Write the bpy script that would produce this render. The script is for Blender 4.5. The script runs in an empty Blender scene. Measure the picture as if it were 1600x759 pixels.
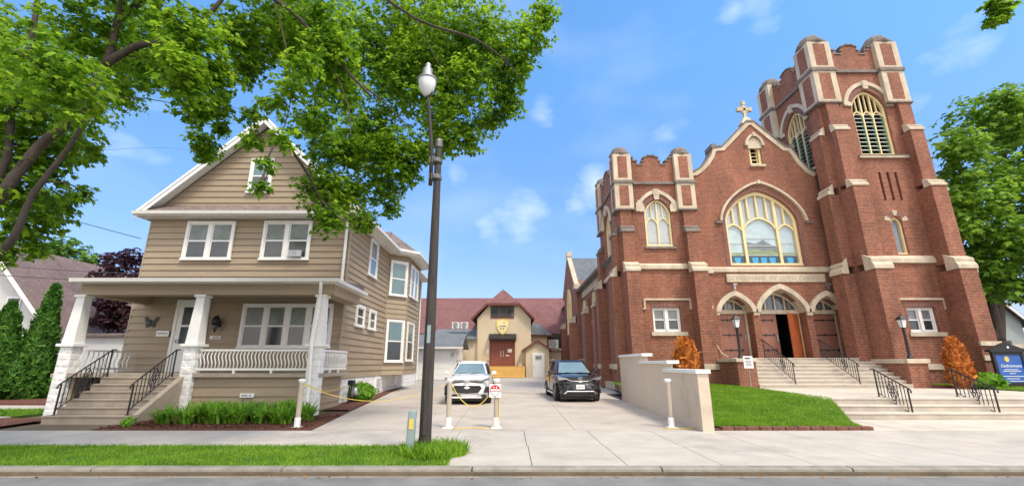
import bpy, bmesh, math, random
import numpy as np
from mathutils import Vector, Matrix
from mathutils.geometry import tessellate_polygon
R = math.radians
scene = bpy.context.scene
C = scene.collection
random.seed(7)

# directions of the cloud wisps and of the added fill-light patches (x, y, z, size, strength)
CLOUDS_AND_FILL = [
    (0.447, 0.644, 0.621, 0.09, 0.34),
    (0.074, 0.855, 0.514, 0.07, 0.4),
    (0.188, 0.906, 0.379, 0.13, 0.42),
    (0.033, 0.945, 0.325, 0.1, 0.4),
    (-0.054, 0.956, 0.287, 0.06, 0.36),
    (-0.124, 0.910, 0.395, 0.05, 0.26),
    (0.324, 0.830, 0.454, 0.12, 0.26),
    (0.412, 0.665, 0.623, 0.06, 0.3),
    (0.681, 0.566, 0.465, 0.1, 0.22),
    (0.667, 0.636, 0.388, 0.08, 0.2),
    (0.154, 0.927, 0.341, 0.08, 0.34),
    (-0.652, 0.647, 0.395, 0.2, 0.2),
    (0.0, -0.9, 0.25, 1.0, 1.1),  # from here on: big bright patches behind and overhead, unseen, added for fill light
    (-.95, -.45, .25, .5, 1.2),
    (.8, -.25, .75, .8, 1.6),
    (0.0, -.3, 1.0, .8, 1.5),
]
# ------------------------------------------------------------------ camera, world, sun, exposure
F, CXP, PITCH = 690.0, 797.0, math.atan(188.5/690.0)
cam = bpy.data.objects.new('camera', bpy.data.cameras.new('camera'))
C.objects.link(cam); scene.camera = cam
cam.location = (0, 0, 1.6)
cam.rotation_euler = (R(90)+PITCH, 0, 0)
cam.data.sensor_width = 36; cam.data.sensor_fit = 'HORIZONTAL'
cam.data.lens = 36*F/1600
cam.data.shift_x = (800-CXP)/1600
cam.data.clip_start = 0.1; cam.data.clip_end = 2000
SUN_EL, SUN_AZ = R(57), R(138)          # azimuth clockwise from +Y
sd = Vector((math.sin(SUN_AZ)*math.cos(SUN_EL), math.cos(SUN_AZ)*math.cos(SUN_EL), math.sin(SUN_EL)))
sun = bpy.data.objects.new('sun', bpy.data.lights.new('sun', 'SUN')); C.objects.link(sun)
sun.rotation_euler = sd.to_track_quat('Z', 'Y').to_euler()
sun.data.energy = 1.45; sun.data.angle = R(12); sun.data.color = (1, .91, .77)
w = bpy.data.worlds.new('World'); scene.world = w; w.use_nodes = True
nt = w.node_tree; nt.nodes.clear()
def N(t, kind, **kw):
    n = t.nodes.new(kind)
    for k, v in kw.items():
        if k in n.inputs: n.inputs[k].default_value = v
        else: setattr(n, k, v)
    return n
def mth(t, op, a, b=None, clamp=False):
    n = t.nodes.new('ShaderNodeMath'); n.operation = op; n.use_clamp = clamp
    for i, x in enumerate((a, b)):
        if x is None: continue
        if isinstance(x, (int, float)): n.inputs[i].default_value = x
        else: t.links.new(x, n.inputs[i])
    return n.outputs[0]
sky = N(nt, 'ShaderNodeTexSky', sky_type='NISHITA', sun_disc=False, sun_elevation=SUN_EL, sun_rotation=SUN_AZ,
        air_density=1.0, dust_density=0.6, ozone_density=2.0)
bg = N(nt, 'ShaderNodeBackground'); bg.inputs['Strength'].default_value = 0.15
out = N(nt, 'ShaderNodeOutputWorld')
tc = N(nt, 'ShaderNodeTexCoord')
# soft cloud wisps ahead, plus bright patches added out of view as fill light
nz = N(nt, 'ShaderNodeTexNoise'); nz.inputs['Scale'].default_value = 6.5; nz.inputs['Detail'].default_value = 8; nz.inputs['Roughness'].default_value = .55
mp = N(nt, 'ShaderNodeMapping'); mp.inputs['Scale'].default_value = (1, 1, 1.9)
nt.links.new(tc.outputs['Generated'], mp.inputs['Vector']); nt.links.new(mp.outputs[0], nz.inputs['Vector'])
acc = None
for (dx, dy, dz, rad, amp) in CLOUDS_AND_FILL:
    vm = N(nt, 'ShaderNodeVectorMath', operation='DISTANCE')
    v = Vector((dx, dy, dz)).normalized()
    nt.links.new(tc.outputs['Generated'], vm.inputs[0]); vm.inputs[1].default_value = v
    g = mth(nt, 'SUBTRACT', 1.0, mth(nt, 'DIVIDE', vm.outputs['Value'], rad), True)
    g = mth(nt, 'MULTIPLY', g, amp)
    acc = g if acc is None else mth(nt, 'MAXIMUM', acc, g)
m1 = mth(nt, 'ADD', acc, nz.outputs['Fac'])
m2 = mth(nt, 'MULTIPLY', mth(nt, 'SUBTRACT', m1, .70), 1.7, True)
haze = N(nt, 'ShaderNodeTexNoise'); haze.inputs['Scale'].default_value = 2.2; haze.inputs['Detail'].default_value = 4
nt.links.new(mp.outputs[0], haze.inputs['Vector'])
m3 = mth(nt, 'ADD', mth(nt, 'MULTIPLY', m2, .72), mth(nt, 'MULTIPLY', mth(nt, 'SUBTRACT', haze.outputs['Fac'], .50, True), .7, True), True)
tint = N(nt, 'ShaderNodeMix', data_type='RGBA', blend_type='MULTIPLY'); tint.inputs[0].default_value = 1; sepz = N(nt, 'ShaderNodeSeparateXYZ'); nt.links.new(tc.outputs['Generated'], sepz.inputs[0]); elev = N(nt, 'ShaderNodeMix', data_type='RGBA'); elev.inputs[6].default_value = (.46, .395, .54, 1); elev.inputs[7].default_value = (.60, .90, 1.05, 1); nt.links.new(mth(nt, 'MULTIPLY', sepz.outputs[2], 1.7, True), elev.inputs['Factor']); nt.links.new(elev.outputs[2], tint.inputs[7]); nt.links.new(sky.outputs[0], tint.inputs[6])
mixs = N(nt, 'ShaderNodeMix', data_type='RGBA')
nt.links.new(m3, mixs.inputs['Factor']); nt.links.new(tint.outputs[2], mixs.inputs[6]); wm = N(nt, 'ShaderNodeMix', data_type='RGBA'); nt.links.new(mth(nt, 'MULTIPLY', mth(nt, 'SUBTRACT', .15, sepz.outputs[1]), 3, True), wm.inputs['Factor']); wm.inputs[6].default_value = (4.3, 4.6, 5.0, 1); wm.inputs[7].default_value = (8.4, 7.4, 6.05, 1); nt.links.new(wm.outputs[2], mixs.inputs[7])  # patches behind the camera get a warmer, brighter colour, added to warm the fill
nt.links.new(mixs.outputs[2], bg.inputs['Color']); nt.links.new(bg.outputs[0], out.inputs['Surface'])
scene.view_settings.view_transform = 'Standard'; scene.view_settings.look = 'None'
scene.view_settings.gamma = 1; scene.view_settings.use_curve_mapping = False
scene.view_settings.exposure = 1.12

# ------------------------------------------------------------------ materials
def newmat(name):
    m = bpy.data.materials.new(name); m.use_nodes = True
    return m, m.node_tree, m.node_tree.nodes['Principled BSDF']
def mat(name, col, rough=.7, var=.12, scale=3.0, bump=0.0, bscale=40, metal=0, spec=.4, stretch=(1,1,1), coat=0, col2=None, detail=6, stain=0):
    m, t, b = newmat(name)
    geo = N(t, 'ShaderNodeNewGeometry'); mpn = N(t, 'ShaderNodeMapping'); mpn.inputs['Scale'].default_value = stretch
    t.links.new(geo.outputs['Position'], mpn.inputs['Vector'])
    n = N(t, 'ShaderNodeTexNoise'); n.inputs['Scale'].default_value = scale; n.inputs['Detail'].default_value = detail; n.inputs['Roughness'].default_value = .65
    t.links.new(mpn.outputs[0], n.inputs['Vector'])
    r = N(t, 'ShaderNodeMapRange'); r.inputs['From Min'].default_value = .3; r.inputs['From Max'].default_value = .7
    t.links.new(n.outputs['Fac'], r.inputs['Value'])
    mx = N(t, 'ShaderNodeMix', data_type='RGBA')
    a = [c*(1-var) for c in col]; c2 = col2 or [min(1, c*(1+var)) for c in col]
    mx.inputs[6].default_value = (*a, 1); mx.inputs[7].default_value = (*c2, 1)
    t.links.new(r.outputs[0], mx.inputs['Factor']); t.links.new(mx.outputs[2], b.inputs['Base Color'])
    b.inputs['Roughness'].default_value = rough; b.inputs['Metallic'].default_value = metal
    b.inputs['Specular IOR Level'].default_value = spec; b.inputs['Coat Weight'].default_value = coat
    if stain:
        n3 = N(t, 'ShaderNodeTexNoise'); n3.inputs['Scale'].default_value = .33; n3.inputs['Detail'].default_value = 9; n3.inputs['Roughness'].default_value = .72
        t.links.new(mpn.outputs[0], n3.inputs['Vector'])
        n4 = N(t, 'ShaderNodeTexNoise'); n4.inputs['Scale'].default_value = 34; n4.inputs['Detail'].default_value = 3; t.links.new(mpn.outputs[0], n4.inputs['Vector'])
        k = mth(t, 'SUBTRACT', 1.0, mth(t, 'MULTIPLY', mth(t, 'SUBTRACT', n3.outputs['Fac'], .52, True), stain*6, True))
        k = mth(t, 'MULTIPLY', k, mth(t, 'SUBTRACT', 1.06, mth(t, 'MULTIPLY', n4.outputs['Fac'], .12)))
        vs = N(t, 'ShaderNodeVectorMath', operation='SCALE'); t.links.new(mx.outputs[2], vs.inputs[0]); t.links.new(k, vs.inputs['Scale']); t.links.new(vs.outputs[0], b.inputs['Base Color'])
    if bump:
        n2 = N(t, 'ShaderNodeTexNoise'); n2.inputs['Scale'].default_value = bscale; n2.inputs['Detail'].default_value = 5
        t.links.new(mpn.outputs[0], n2.inputs['Vector'])
        bp = N(t, 'ShaderNodeBump'); bp.inputs['Strength'].default_value = 1; bp.inputs['Distance'].default_value = bump
        t.links.new(n2.outputs['Fac'], bp.inputs['Height']); t.links.new(bp.outputs[0], b.inputs['Normal'])
    return m
def brickmat(name, c1, c2, mortar, bw=.21, rh=.0762, ms=.011, stain=.25, rot=False):
    m, t, b = newmat(name)
    geo = N(t, 'ShaderNodeNewGeometry')
    sn = N(t, 'ShaderNodeSeparateXYZ'); t.links.new(geo.outputs['True Normal'], sn.inputs[0])
    sp = N(t, 'ShaderNodeSeparateXYZ'); t.links.new(geo.outputs['Position'], sp.inputs[0])
    isx = mth(t, 'GREATER_THAN', mth(t, 'ABSOLUTE', sn.outputs[0]), .71)
    isz = mth(t, 'GREATER_THAN', mth(t, 'ABSOLUTE', sn.outputs[2]), .8)
    u = N(t, 'ShaderNodeMix'); t.links.new(isx, u.inputs[0]); t.links.new(sp.outputs[0], u.inputs[2]); t.links.new(sp.outputs[1], u.inputs[3])
    v = N(t, 'ShaderNodeMix'); t.links.new(isz, v.inputs[0]); t.links.new(sp.outputs[2], v.inputs[2]); t.links.new(sp.outputs[1], v.inputs[3])
    cb = N(t, 'ShaderNodeCombineXYZ')
    t.links.new(u.outputs[0], cb.inputs[1 if rot else 0]); t.links.new(v.outputs[0], cb.inputs[0 if rot else 1])
    br = N(t, 'ShaderNodeTexBrick'); t.links.new(cb.outputs[0], br.inputs['Vector'])
    br.inputs['Scale'].default_value = 1; br.inputs['Brick Width'].default_value = bw; br.inputs['Row Height'].default_value = rh
    br.inputs['Mortar Size'].default_value = ms; br.inputs['Mortar Smooth'].default_value = .2; br.inputs['Bias'].default_value = 0
    br.inputs['Color1'].default_value = (*c1, 1); br.inputs['Color2'].default_value = (*c2, 1); br.inputs['Mortar'].default_value = (*mortar, 1)
    n = N(t, 'ShaderNodeTexNoise'); n.inputs['Scale'].default_value = .9; n.inputs['Detail'].default_value = 8; n.inputs['Roughness'].default_value = .7
    mz = N(t, 'ShaderNodeMapping'); mz.inputs['Scale'].default_value = (1, 1, .3); t.links.new(geo.outputs['Position'], mz.inputs['Vector']); t.links.new(mz.outputs[0], n.inputs['Vector'])
    r = N(t, 'ShaderNodeMapRange'); r.inputs['From Min'].default_value = .3; r.inputs['From Max'].default_value = .7
    r.inputs['To Min'].default_value = 1-stain; r.inputs['To Max'].default_value = 1+stain*.5
    t.links.new(n.outputs['Fac'], r.inputs['Value'])
    n2 = N(t, 'ShaderNodeTexNoise'); n2.inputs['Scale'].default_value = 9; n2.inputs['Detail'].default_value = 4
    t.links.new(geo.outputs['Position'], n2.inputs['Vector'])
    r2 = N(t, 'ShaderNodeMapRange'); r2.inputs['From Min'].default_value = .3; r2.inputs['From Max'].default_value = .7
    r2.inputs['To Min'].default_value = .78; r2.inputs['To Max'].default_value = 1.2
    t.links.new(n2.outputs['Fac'], r2.inputs['Value'])
    sc = N(t, 'ShaderNodeVectorMath', operation='SCALE'); t.links.new(br.outputs['Color'], sc.inputs[0])
    t.links.new(mth(t, 'MULTIPLY', r.outputs[0], r2.outputs[0]), sc.inputs['Scale'])
    t.links.new(sc.outputs[0], b.inputs['Base Color']); b.inputs['Roughness'].default_value = .85
    bp = N(t, 'ShaderNodeBump'); bp.inputs['Distance'].default_value = .008; bp.invert = True
    t.links.new(br.outputs['Fac'], bp.inputs['Height']); t.links.new(bp.outputs[0], b.inputs['Normal'])
    return m
def leafmat(name, c1, c2, c3, trans=.45, scale=1.2):
    m, t, b = newmat(name)
    t.nodes.remove(b); o = t.nodes['Material Output']
    geo = N(t, 'ShaderNodeNewGeometry')
    n = N(t, 'ShaderNodeTexNoise'); n.inputs['Scale'].default_value = scale; n.inputs['Detail'].default_value = 3
    t.links.new(geo.outputs['Position'], n.inputs['Vector'])
    cr = N(t, 'ShaderNodeValToRGB'); e = cr.color_ramp.elements
    e[0].position = .3; e[0].color = (*c1, 1); e[1].position = .72; e[1].color = (*c3, 1)
    k = e.new(.5); k.color = (*c2, 1)
    add = mth(t, 'ADD', mth(t, 'MULTIPLY', n.outputs['Fac'], .62), mth(t, 'MULTIPLY', geo.outputs['Random Per Island'], .42))
    t.links.new(add, cr.inputs[0])
    d = N(t, 'ShaderNodeBsdfPrincipled'); d.inputs['Roughness'].default_value = .5; d.inputs['Specular IOR Level'].default_value = .18
    tr = N(t, 'ShaderNodeBsdfTranslucent'); mx = N(t, 'ShaderNodeMixShader'); mx.inputs[0].default_value = trans
    hs = N(t, 'ShaderNodeHueSaturation'); hs.inputs['Value'].default_value = 1.35; hs.inputs['Hue'].default_value = .485
    t.links.new(cr.outputs[0], hs.inputs['Color'])
    t.links.new(cr.outputs[0], d.inputs['Base Color']); t.links.new(hs.outputs[0], tr.inputs[0])
    t.links.new(d.outputs[0], mx.inputs[1]); t.links.new(tr.outputs[0], mx.inputs[2]); t.links.new(mx.outputs[0], o.inputs['Surface'])
    return m
def glassmat(name, col, rough=.05, spec=1.0, var=.3, scale=1.5):
    return mat(name, col, rough=rough, var=var, scale=scale, spec=spec, detail=2)

M = {}
M['brick'] = brickmat('red_brick', (.335,.098,.052), (.205,.058,.032), (.38,.235,.16), stain=.4)
M['brick_dark'] = brickmat('soldier_brick', (.24,.08,.055), (.17,.055,.04), (.30,.22,.18), rot=True)
M['edgebrick'] = mat('edging_brick', (.17,.075,.05), .9, .35, 8, bump=.01)
M['stone'] = mat('cream_limestone', (.55,.465,.35), .8, .24, 2.2, bump=.004, bscale=25, stretch=(1,1,.35))
M['stonedark'] = mat('weathered_capstone', (.20,.17,.15), .9, .3, 4, bump=.008, bscale=18)
M['cream'] = mat('cream_paint', (.80,.66,.36), .5, .05, 3)
M['green'] = mat('green_louvre_paint', (.05,.22,.14), .6, .1, 3)
M['louvre'] = mat('pale_louvre_paint', (.62,.66,.58), .6, .08, 3)
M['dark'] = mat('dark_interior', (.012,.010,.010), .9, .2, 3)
M['siding'] = mat('tan_siding_paint', (.345,.272,.190), .62, .09, 1.6, stretch=(.4,.4,3))
M['soffit'] = mat('soffit_paint', (.36,.30,.22), .7, .05, 2)
M['white'] = mat('white_paint', (.80,.80,.78), .45, .04, 3)
M['whitestone'] = mat('white_painted_rock_face', (.78,.78,.77), .7, .06, 4, bump=.03, bscale=9)
M['gutter'] = mat('white_gutter', (.72,.71,.68), .4, .05, 3)
M['shingle'] = brickmat('grey_brown_shingle', (.26,.20,.18), (.18,.14,.13), (.10,.08,.07), bw=.3, rh=.11, ms=.008)
M['slate'] = brickmat('grey_slate', (.17,.19,.22), (.13,.145,.17), (.08,.09,.10), bw=.3, rh=.2, ms=.01)
M['redroof'] = brickmat('dull_red_shingle', (.235,.105,.10), (.19,.085,.085), (.13,.05,.05), bw=.35, rh=.16, ms=.012)
M['dustyroof'] = brickmat('dusty_brown_shingle', (.21,.15,.14), (.17,.12,.115), (.12,.085,.08), bw=.35, rh=.16, ms=.012)
M['greyroof'] = brickmat('grey_shingle', (.20,.22,.24), (.16,.175,.19), (.10,.11,.12), bw=.35, rh=.14, ms=.01)
M['glass'] = glassmat('window_glass', (.06,.075,.08), .04)
M['blind'] = mat('window_shade', (.15,.18,.165), .3, .35, 2.6, spec=.6)
M['shade2'] = mat('lower_sash_glass', (.035,.045,.048), .12, .2, 2, spec=.9)
M['teal'] = mat('teal_reflecting_glass', (.11,.19,.20), .08, .15, 1.5, spec=1)
M['iron'] = mat('black_iron', (.015,.015,.017), .45, .2, 5, spec=.5)
M['concrete'] = mat('pale_concrete', (.47,.425,.375), .85, .13, 1.1, bump=.002, bscale=60, stain=.28)
M['concrete2'] = mat('drive_concrete', (.47,.41,.35), .85, .14, .7, bump=.002, bscale=60, stain=.28)
M['stepconc'] = mat('grey_step_concrete', (.36,.305,.245), .9, .16, 2.2, bump=.004, bscale=40, stain=.28)
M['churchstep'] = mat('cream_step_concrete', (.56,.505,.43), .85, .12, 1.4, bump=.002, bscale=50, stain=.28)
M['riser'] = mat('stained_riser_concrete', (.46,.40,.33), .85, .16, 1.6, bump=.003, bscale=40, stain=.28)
M['joint'] = mat('dark_joint', (.12,.095,.075), .95, .2, 4)
M['asphalt'] = mat('worn_asphalt', (.185,.18,.18), .9, .16, 1.1, bump=.006, bscale=110, col2=[.25,.245,.24], stain=.28)
M['asphalt2'] = mat('grey_yard_asphalt', (.42,.385,.35), .9, .08, 1.1, bump=.004, bscale=90)
M['kerb'] = mat('kerb_concrete', (.27,.245,.21), .9, .28, 2.6, bump=.006, bscale=30, stain=.28)
M['turf'] = mat('turf_base', (.055,.115,.018), .95, .35, 3.5, bump=.02, bscale=40)
M['earth'] = mat('bare_earth', (.13,.10,.065), .95, .25, 1.5, bump=.02, bscale=10)
M['mulch'] = mat('red_brown_mulch', (.15,.06,.038), .95, .55, 14, bump=.03, bscale=45)
M['stucco'] = mat('tan_stucco', (.66,.55,.43), .85, .05, 1.0, bump=.004, bscale=70, stain=.28)
M['hallwall'] = mat('hall_stucco', (.62,.52,.37), .9, .07, .8, bump=.004, bscale=60)
M['trim_red'] = mat('dark_red_trim', (.16,.05,.04), .6, .12, 2)
M['reddoor'] = mat('red_brown_door', (.21,.065,.045), .5, .12, 2, stretch=(4,4,.4))
M['browndoor'] = mat('faded_brown_door', (.30,.135,.095), .55, .14, 2, stretch=(5,5,.4))
M['orangedoor'] = mat('varnished_door', (.33,.085,.03), .35, .2, 3, stretch=(6,6,.4), spec=.6)
M['doorlight'] = mat('door_edge', (.75,.42,.10), .5, .1, 3)
M['yellowwood'] = mat('yellow_lumber', (.72,.43,.12), .6, .12, 3, stretch=(.5,2,2))
M['black'] = mat('black_plastic', (.02,.02,.022), .4, .1, 3)
M['bark'] = mat('grey_brown_bark', (.075,.06,.048), .95, .35, 5, bump=.03, bscale=22, stretch=(1,1,.3))
M['polewood'] = mat('dark_pole', (.05,.043,.038), .75, .4, 6, bump=.006, bscale=30, stretch=(5,5,.4))
M['metal'] = mat('grey_metal', (.42,.42,.43), .35, .12, 4, metal=.7)
M['clampmetal'] = mat('dull_clamp_metal', (.16,.16,.16), .5, .2, 4, metal=.5)
M['galv'] = mat('weathered_green_grey', (.28,.36,.36), .6, .12, 4)
M['post'] = mat('beige_post', (.45,.39,.31), .55, .07, 4)
M['yellow'] = mat('yellow_rope', (.78,.55,.10), .6, .12, 30)
M['globe'] = mat('frosted_globe', (.78,.79,.80), .2, .05, 6, spec=.7)
M['carwhite'] = mat('white_car_paint', (.80,.80,.80), .25, .02, 2, spec=.6, coat=.7)
M['carblack'] = mat('black_car_paint', (.008,.008,.012), .16, .1, 2, spec=.6, coat=.5)
M['tyre'] = mat('tyre_rubber', (.02,.02,.02), .85, .2, 8)
M['rim'] = mat('alloy_rim', (.45,.45,.46), .3, .08, 5, metal=.9)
M['chrome'] = mat('bright_trim', (.75,.76,.78), .15, .05, 5, metal=.95)
M['lamp'] = mat('headlight_lens', (.20,.21,.23), .08, .2, 18, spec=1, coat=1)
M['carglass'] = mat('car_glass', (.16,.23,.24), .05, .2, 1.2, spec=1, coat=.6)
M['sideglass'] = mat('dark_car_glass', (.03,.04,.04), .05, .2, 1.2, spec=.8)
M['signred'] = mat('sign_red', (.62,.02,.035), .4, .05, 5)
M['signblue'] = mat('sign_blue', (.025,.11,.42), .3, .2, 2.5, spec=.6)
M['signwhite'] = mat('sign_white', (.82,.82,.82), .5, .03, 5)
M['ink'] = mat('dark_ink', (.06,.06,.07), .6, .05, 5)
M['carve'] = mat('carved_letter', (.42,.36,.29), .9, .15, 6)
M['gold'] = mat('gold_paint', (.74,.55,.14), .5, .1, 4)
M['shieldpale'] = mat('pale_yellow_panel', (.82,.72,.38), .5, .08, 4)
M['greysiding'] = mat('pale_grey_siding', (.62,.63,.62), .7, .05, 2)
M['greysiding2'] = mat('grey_green_siding', (.33,.37,.37), .7, .06, 2)
M['glasspale'] = mat('pale_leaded_glass', (.42,.45,.46), .15, .12, 2.2, spec=.9)
M['glassgrey'] = mat('grey_leaded_glass', (.19,.20,.205), .14, .2, 3, spec=.9)
M['stainsky'] = mat('stained_glass_pale', (.44,.55,.57), .12, .16, 2.4, spec=.9)
M['stainmount'] = mat('stained_glass_dusk', (.17,.19,.19), .12, .35, 4, spec=.9)
M['staingreen'] = mat('stained_glass_green', (.22,.28,.12), .12, .4, 5, spec=.9)
M['stainblue'] = mat('stained_glass_blue', (.03,.33,.60), .12, .15, 5, spec=.9)
M['stainnavy'] = mat('stained_glass_navy', (.015,.05,.08), .12, .3, 9, spec=.9)
M['lead'] = mat('lead_line', (.55,.57,.57), .5, .1, 5)
M['maple'] = leafmat('maple_leaf', (.055,.145,.010), (.14,.30,.018), (.30,.49,.03), trans=.5, scale=.9)
M['tree_mid'] = leafmat('street_tree_leaf', (.07,.17,.016), (.15,.30,.03), (.27,.45,.05), trans=.42, scale=.45)
M['tree_far'] = leafmat('far_tree_leaf', (.05,.12,.02), (.10,.22,.035), (.18,.34,.06), trans=.35, scale=.35)
M['plum'] = leafmat('purple_leaf', (.022,.010,.014), (.045,.018,.024), (.085,.035,.042), trans=.3, scale=.6)
M['thuja'] = leafmat('evergreen_spray', (.025,.085,.012), (.055,.15,.02), (.11,.26,.035), trans=.25, scale=2.2)
M['rust'] = leafmat('dead_evergreen_spray', (.32,.10,.02), (.52,.18,.035), (.70,.30,.07), trans=.3, scale=5)
M['lily'] = leafmat('lily_leaf', (.08,.22,.02), (.16,.36,.03), (.28,.50,.06), trans=.4, scale=3)
M['grass'] = leafmat('grass_blade', (.11,.23,.018), (.18,.36,.026), (.30,.48,.05), trans=.4, scale=1.6)
M['grassdry'] = mat('fallen_leaf', (.30,.14,.04), .8, .3, 9)

# ------------------------------------------------------------------ mesh builder
class MB:
    def __init__(s, xf=None): s.v = []; s.f = []; s.m = []; s.xf = xf
    def addv(s, pts):
        n = len(s.v)
        s.v += [tuple(s.xf(*p)) if s.xf else tuple(p) for p in pts]; return n
    def face(s, pts, m=0):
        n = s.addv(pts); s.f.append(list(range(n, n+len(pts)))); s.m.append(m)
    def box(s, x0, x1, y0, y1, z0, z1, m=0):
        n = s.addv([(x0,y0,z0),(x1,y0,z0),(x1,y1,z0),(x0,y1,z0),(x0,y0,z1),(x1,y0,z1),(x1,y1,z1),(x0,y1,z1)])
        for q in ((0,3,2,1),(4,5,6,7),(0,1,5,4),(1,2,6,5),(2,3,7,6),(3,0,4,7)):
            s.f.append([n+i for i in q]); s.m.append(m)
        return s
    def frus(s, cx, cy, z0, z1, w0, d0, w1, d1, m=0, cx1=None, cy1=None):
        c2 = cx if cx1 is None else cx1; e2 = cy if cy1 is None else cy1
        n = s.addv([(cx-w0/2,cy-d0/2,z0),(cx+w0/2,cy-d0/2,z0),(cx+w0/2,cy+d0/2,z0),(cx-w0/2,cy+d0/2,z0),
                    (c2-w1/2,e2-d1/2,z1),(c2+w1/2,e2-d1/2,z1),(c2+w1/2,e2+d1/2,z1),(c2-w1/2,e2+d1/2,z1)])
        for q in ((0,3,2,1),(4,5,6,7),(0,1,5,4),(1,2,6,5),(2,3,7,6),(3,0,4,7)):
            s.f.append([n+i for i in q]); s.m.append(m)
        return s
    def ext(s, pts, y0, y1, m=0, plane='xz', ms=None):
        """extrude a 2D polygon along the third axis"""
        def P(a, b, c):
            return (a, c, b) if plane == 'xz' else ((c, a, b) if plane == 'yz' else (a, b, c))
        k = len(pts); ms = m if ms is None else ms
        n = s.addv([P(a, b, y0) for a, b in pts] + [P(a, b, y1) for a, b in pts])
        s.f.append([n+i for i in range(k)]); s.m.append(m)
        s.f.append([n+k+i for i in range(k-1, -1, -1)]); s.m.append(m)
        for i in range(k):
            j = (i+1) % k; s.f.append([n+i, n+k+i, n+k+j, n+j]); s.m.append(ms)
        return s
    def ring(s, A, B, y0, y1, m=0, closed=True):
        """band between two outlines with the same number of points (xz), extruded y0..y1"""
        k = len(A)
        n = s.addv([(a,y0,b) for a,b in A]+[(a,y0,b) for a,b in B]+[(a,y1,b) for a,b in A]+[(a,y1,b) for a,b in B])
        for i in range(k if closed else k-1):
            j = (i+1) % k
            for q in ((i,j,k+j,k+i),(2*k+i,3*k+i,3*k+j,2*k+j),(i,2*k+i,2*k+j,j),(k+i,k+j,3*k+j,3*k+i)):
                s.f.append([n+x for x in q]); s.m.append(m)
        if not closed:
            for i in (0, k-1): s.f.append([n+i, n+k+i, n+3*k+i, n+2*k+i]); s.m.append(m)
        return s
    def holes(s, outline, hs, y0, y1, m=0, depths=None, mr=None):
        """flat wall in xz with holes; front at y0, reveals to depth"""
        loops = [[Vector((a, b, 0)) for a, b in outline]] + [[Vector((a, b, 0)) for a, b in h] for h in hs]
        flat = [p for l in loops for p in l]
        tris = tessellate_polygon(loops)
        for yy in (y0, y1):
            n = s.addv([(p.x, yy, p.y) for p in flat])
            for t in tris: s.f.append([n+i for i in t]); s.m.append(m)
        for li, l in enumerate(loops):
            d = y1 if li == 0 or not depths else depths[li-1]
            k = len(l); n = s.addv([(p.x, y0, p.y) for p in l]+[(p.x, d, p.y) for p in l])
            for i in range(k):
                j = (i+1) % k; s.f.append([n+i, n+j, n+k+j, n+k+i]); s.m.append(m if (li == 0 or mr is None) else mr)
        return s
    def tube(s, path, r, n=8, m=0, caps=True):
        path = [Vector(p) for p in path]; k = len(path)
        rs = r if isinstance(r, (list, tuple)) else [r]*k
        base = None; up = Vector((0, 0, 1)); prev = None
        rings = []
        for i, p in enumerate(path):
            d = (path[min(i+1, k-1)]-path[max(i-1, 0)]).normalized()
            a = prev if prev is not None else (Vector((1, 0, 0)) if abs(d.x) < .8 else Vector((0, 1, 0)))
            a = (a - d*a.dot(d)).normalized(); prev = a; b = d.cross(a)
            rings.append(s.addv([p + (a*math.cos(t)+b*math.sin(t))*rs[i] for t in [2*math.pi*q/n for q in range(n)]]))
        for i in range(k-1):
            for q in range(n):
                q2 = (q+1) % n
                s.f.append([rings[i]+q, rings[i]+q2, rings[i+1]+q2, rings[i+1]+q]); s.m.append(m)
        if caps:
            s.f.append([rings[0]+q for q in range(n-1, -1, -1)]); s.m.append(m)
            s.f.append([rings[-1]+q for q in range(n)]); s.m.append(m)
        return s
    def lathe(s, cx, cy, prof, n=16, m=0):
        rings = [s.addv([(cx+r*math.cos(2*math.pi*q/n), cy+r*math.sin(2*math.pi*q/n), z) for q in range(n)]) for r, z in prof]
        for i in range(len(prof)-1):
            for q in range(n):
                q2 = (q+1) % n
                s.f.append([rings[i]+q, rings[i]+q2, rings[i+1]+q2, rings[i+1]+q]); s.m.append(m)
        s.f.append([rings[0]+q for q in range(n-1, -1, -1)]); s.m.append(m)
        s.f.append([rings[-1]+q for q in range(n)]); s.m.append(m)
        return s

def wloc(p):
    v = Vector((0, 0, 0))
    while p: v += p.location; p = p.parent
    return v
def obj(name, mb, mats, parent=None, smooth=False, bevel=0, loc=None):
    """link a builder as ONE mesh object; vertices are in world metres"""
    me = bpy.data.meshes.new(name)
    off = wloc(parent)
    if parent is None:
        if loc is None:
            xs = np.array(mb.v); lo = xs.min(0); hi = xs.max(0); loc = ((lo[0]+hi[0])/2, (lo[1]+hi[1])/2, lo[2])
        off = Vector(loc)
    me.from_pydata([(a-off.x, b-off.y, c-off.z) for a, b, c in mb.v], [], mb.f)
    if not isinstance(mats, (list, tuple)): mats = [mats]
    for q in mats: me.materials.append(M[q])
    if len(mats) > 1: me.polygons.foreach_set('material_index', mb.m)
    bm = bmesh.new(); bm.from_mesh(me)
    bmesh.ops.recalc_face_normals(bm, faces=bm.faces)
    bm.to_mesh(me); bm.free()
    if smooth:
        me.polygons.foreach_set('use_smooth', [True]*len(me.polygons))
    me.update()
    o = bpy.data.objects.new(name, me); C.objects.link(o)
    if parent is not None: o.parent = parent
    else: o.location = off
    if bevel:
        md = o.modifiers.new('bevel', 'BEVEL'); md.width = bevel; md.segments = 2; md.limit_method = 'ANGLE'
    return o
def thing(name, label, cat, loc=(0, 0, 0), group=None):
    o = bpy.data.objects.new(name, None); C.objects.link(o); o.location = loc
    o['label'] = label; o['category'] = cat
    if group: o['group'] = group
    return o
def tag(o, label, cat, group=None):
    o['label'] = label; o['category'] = cat
    if group: o['group'] = group
    return o
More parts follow.
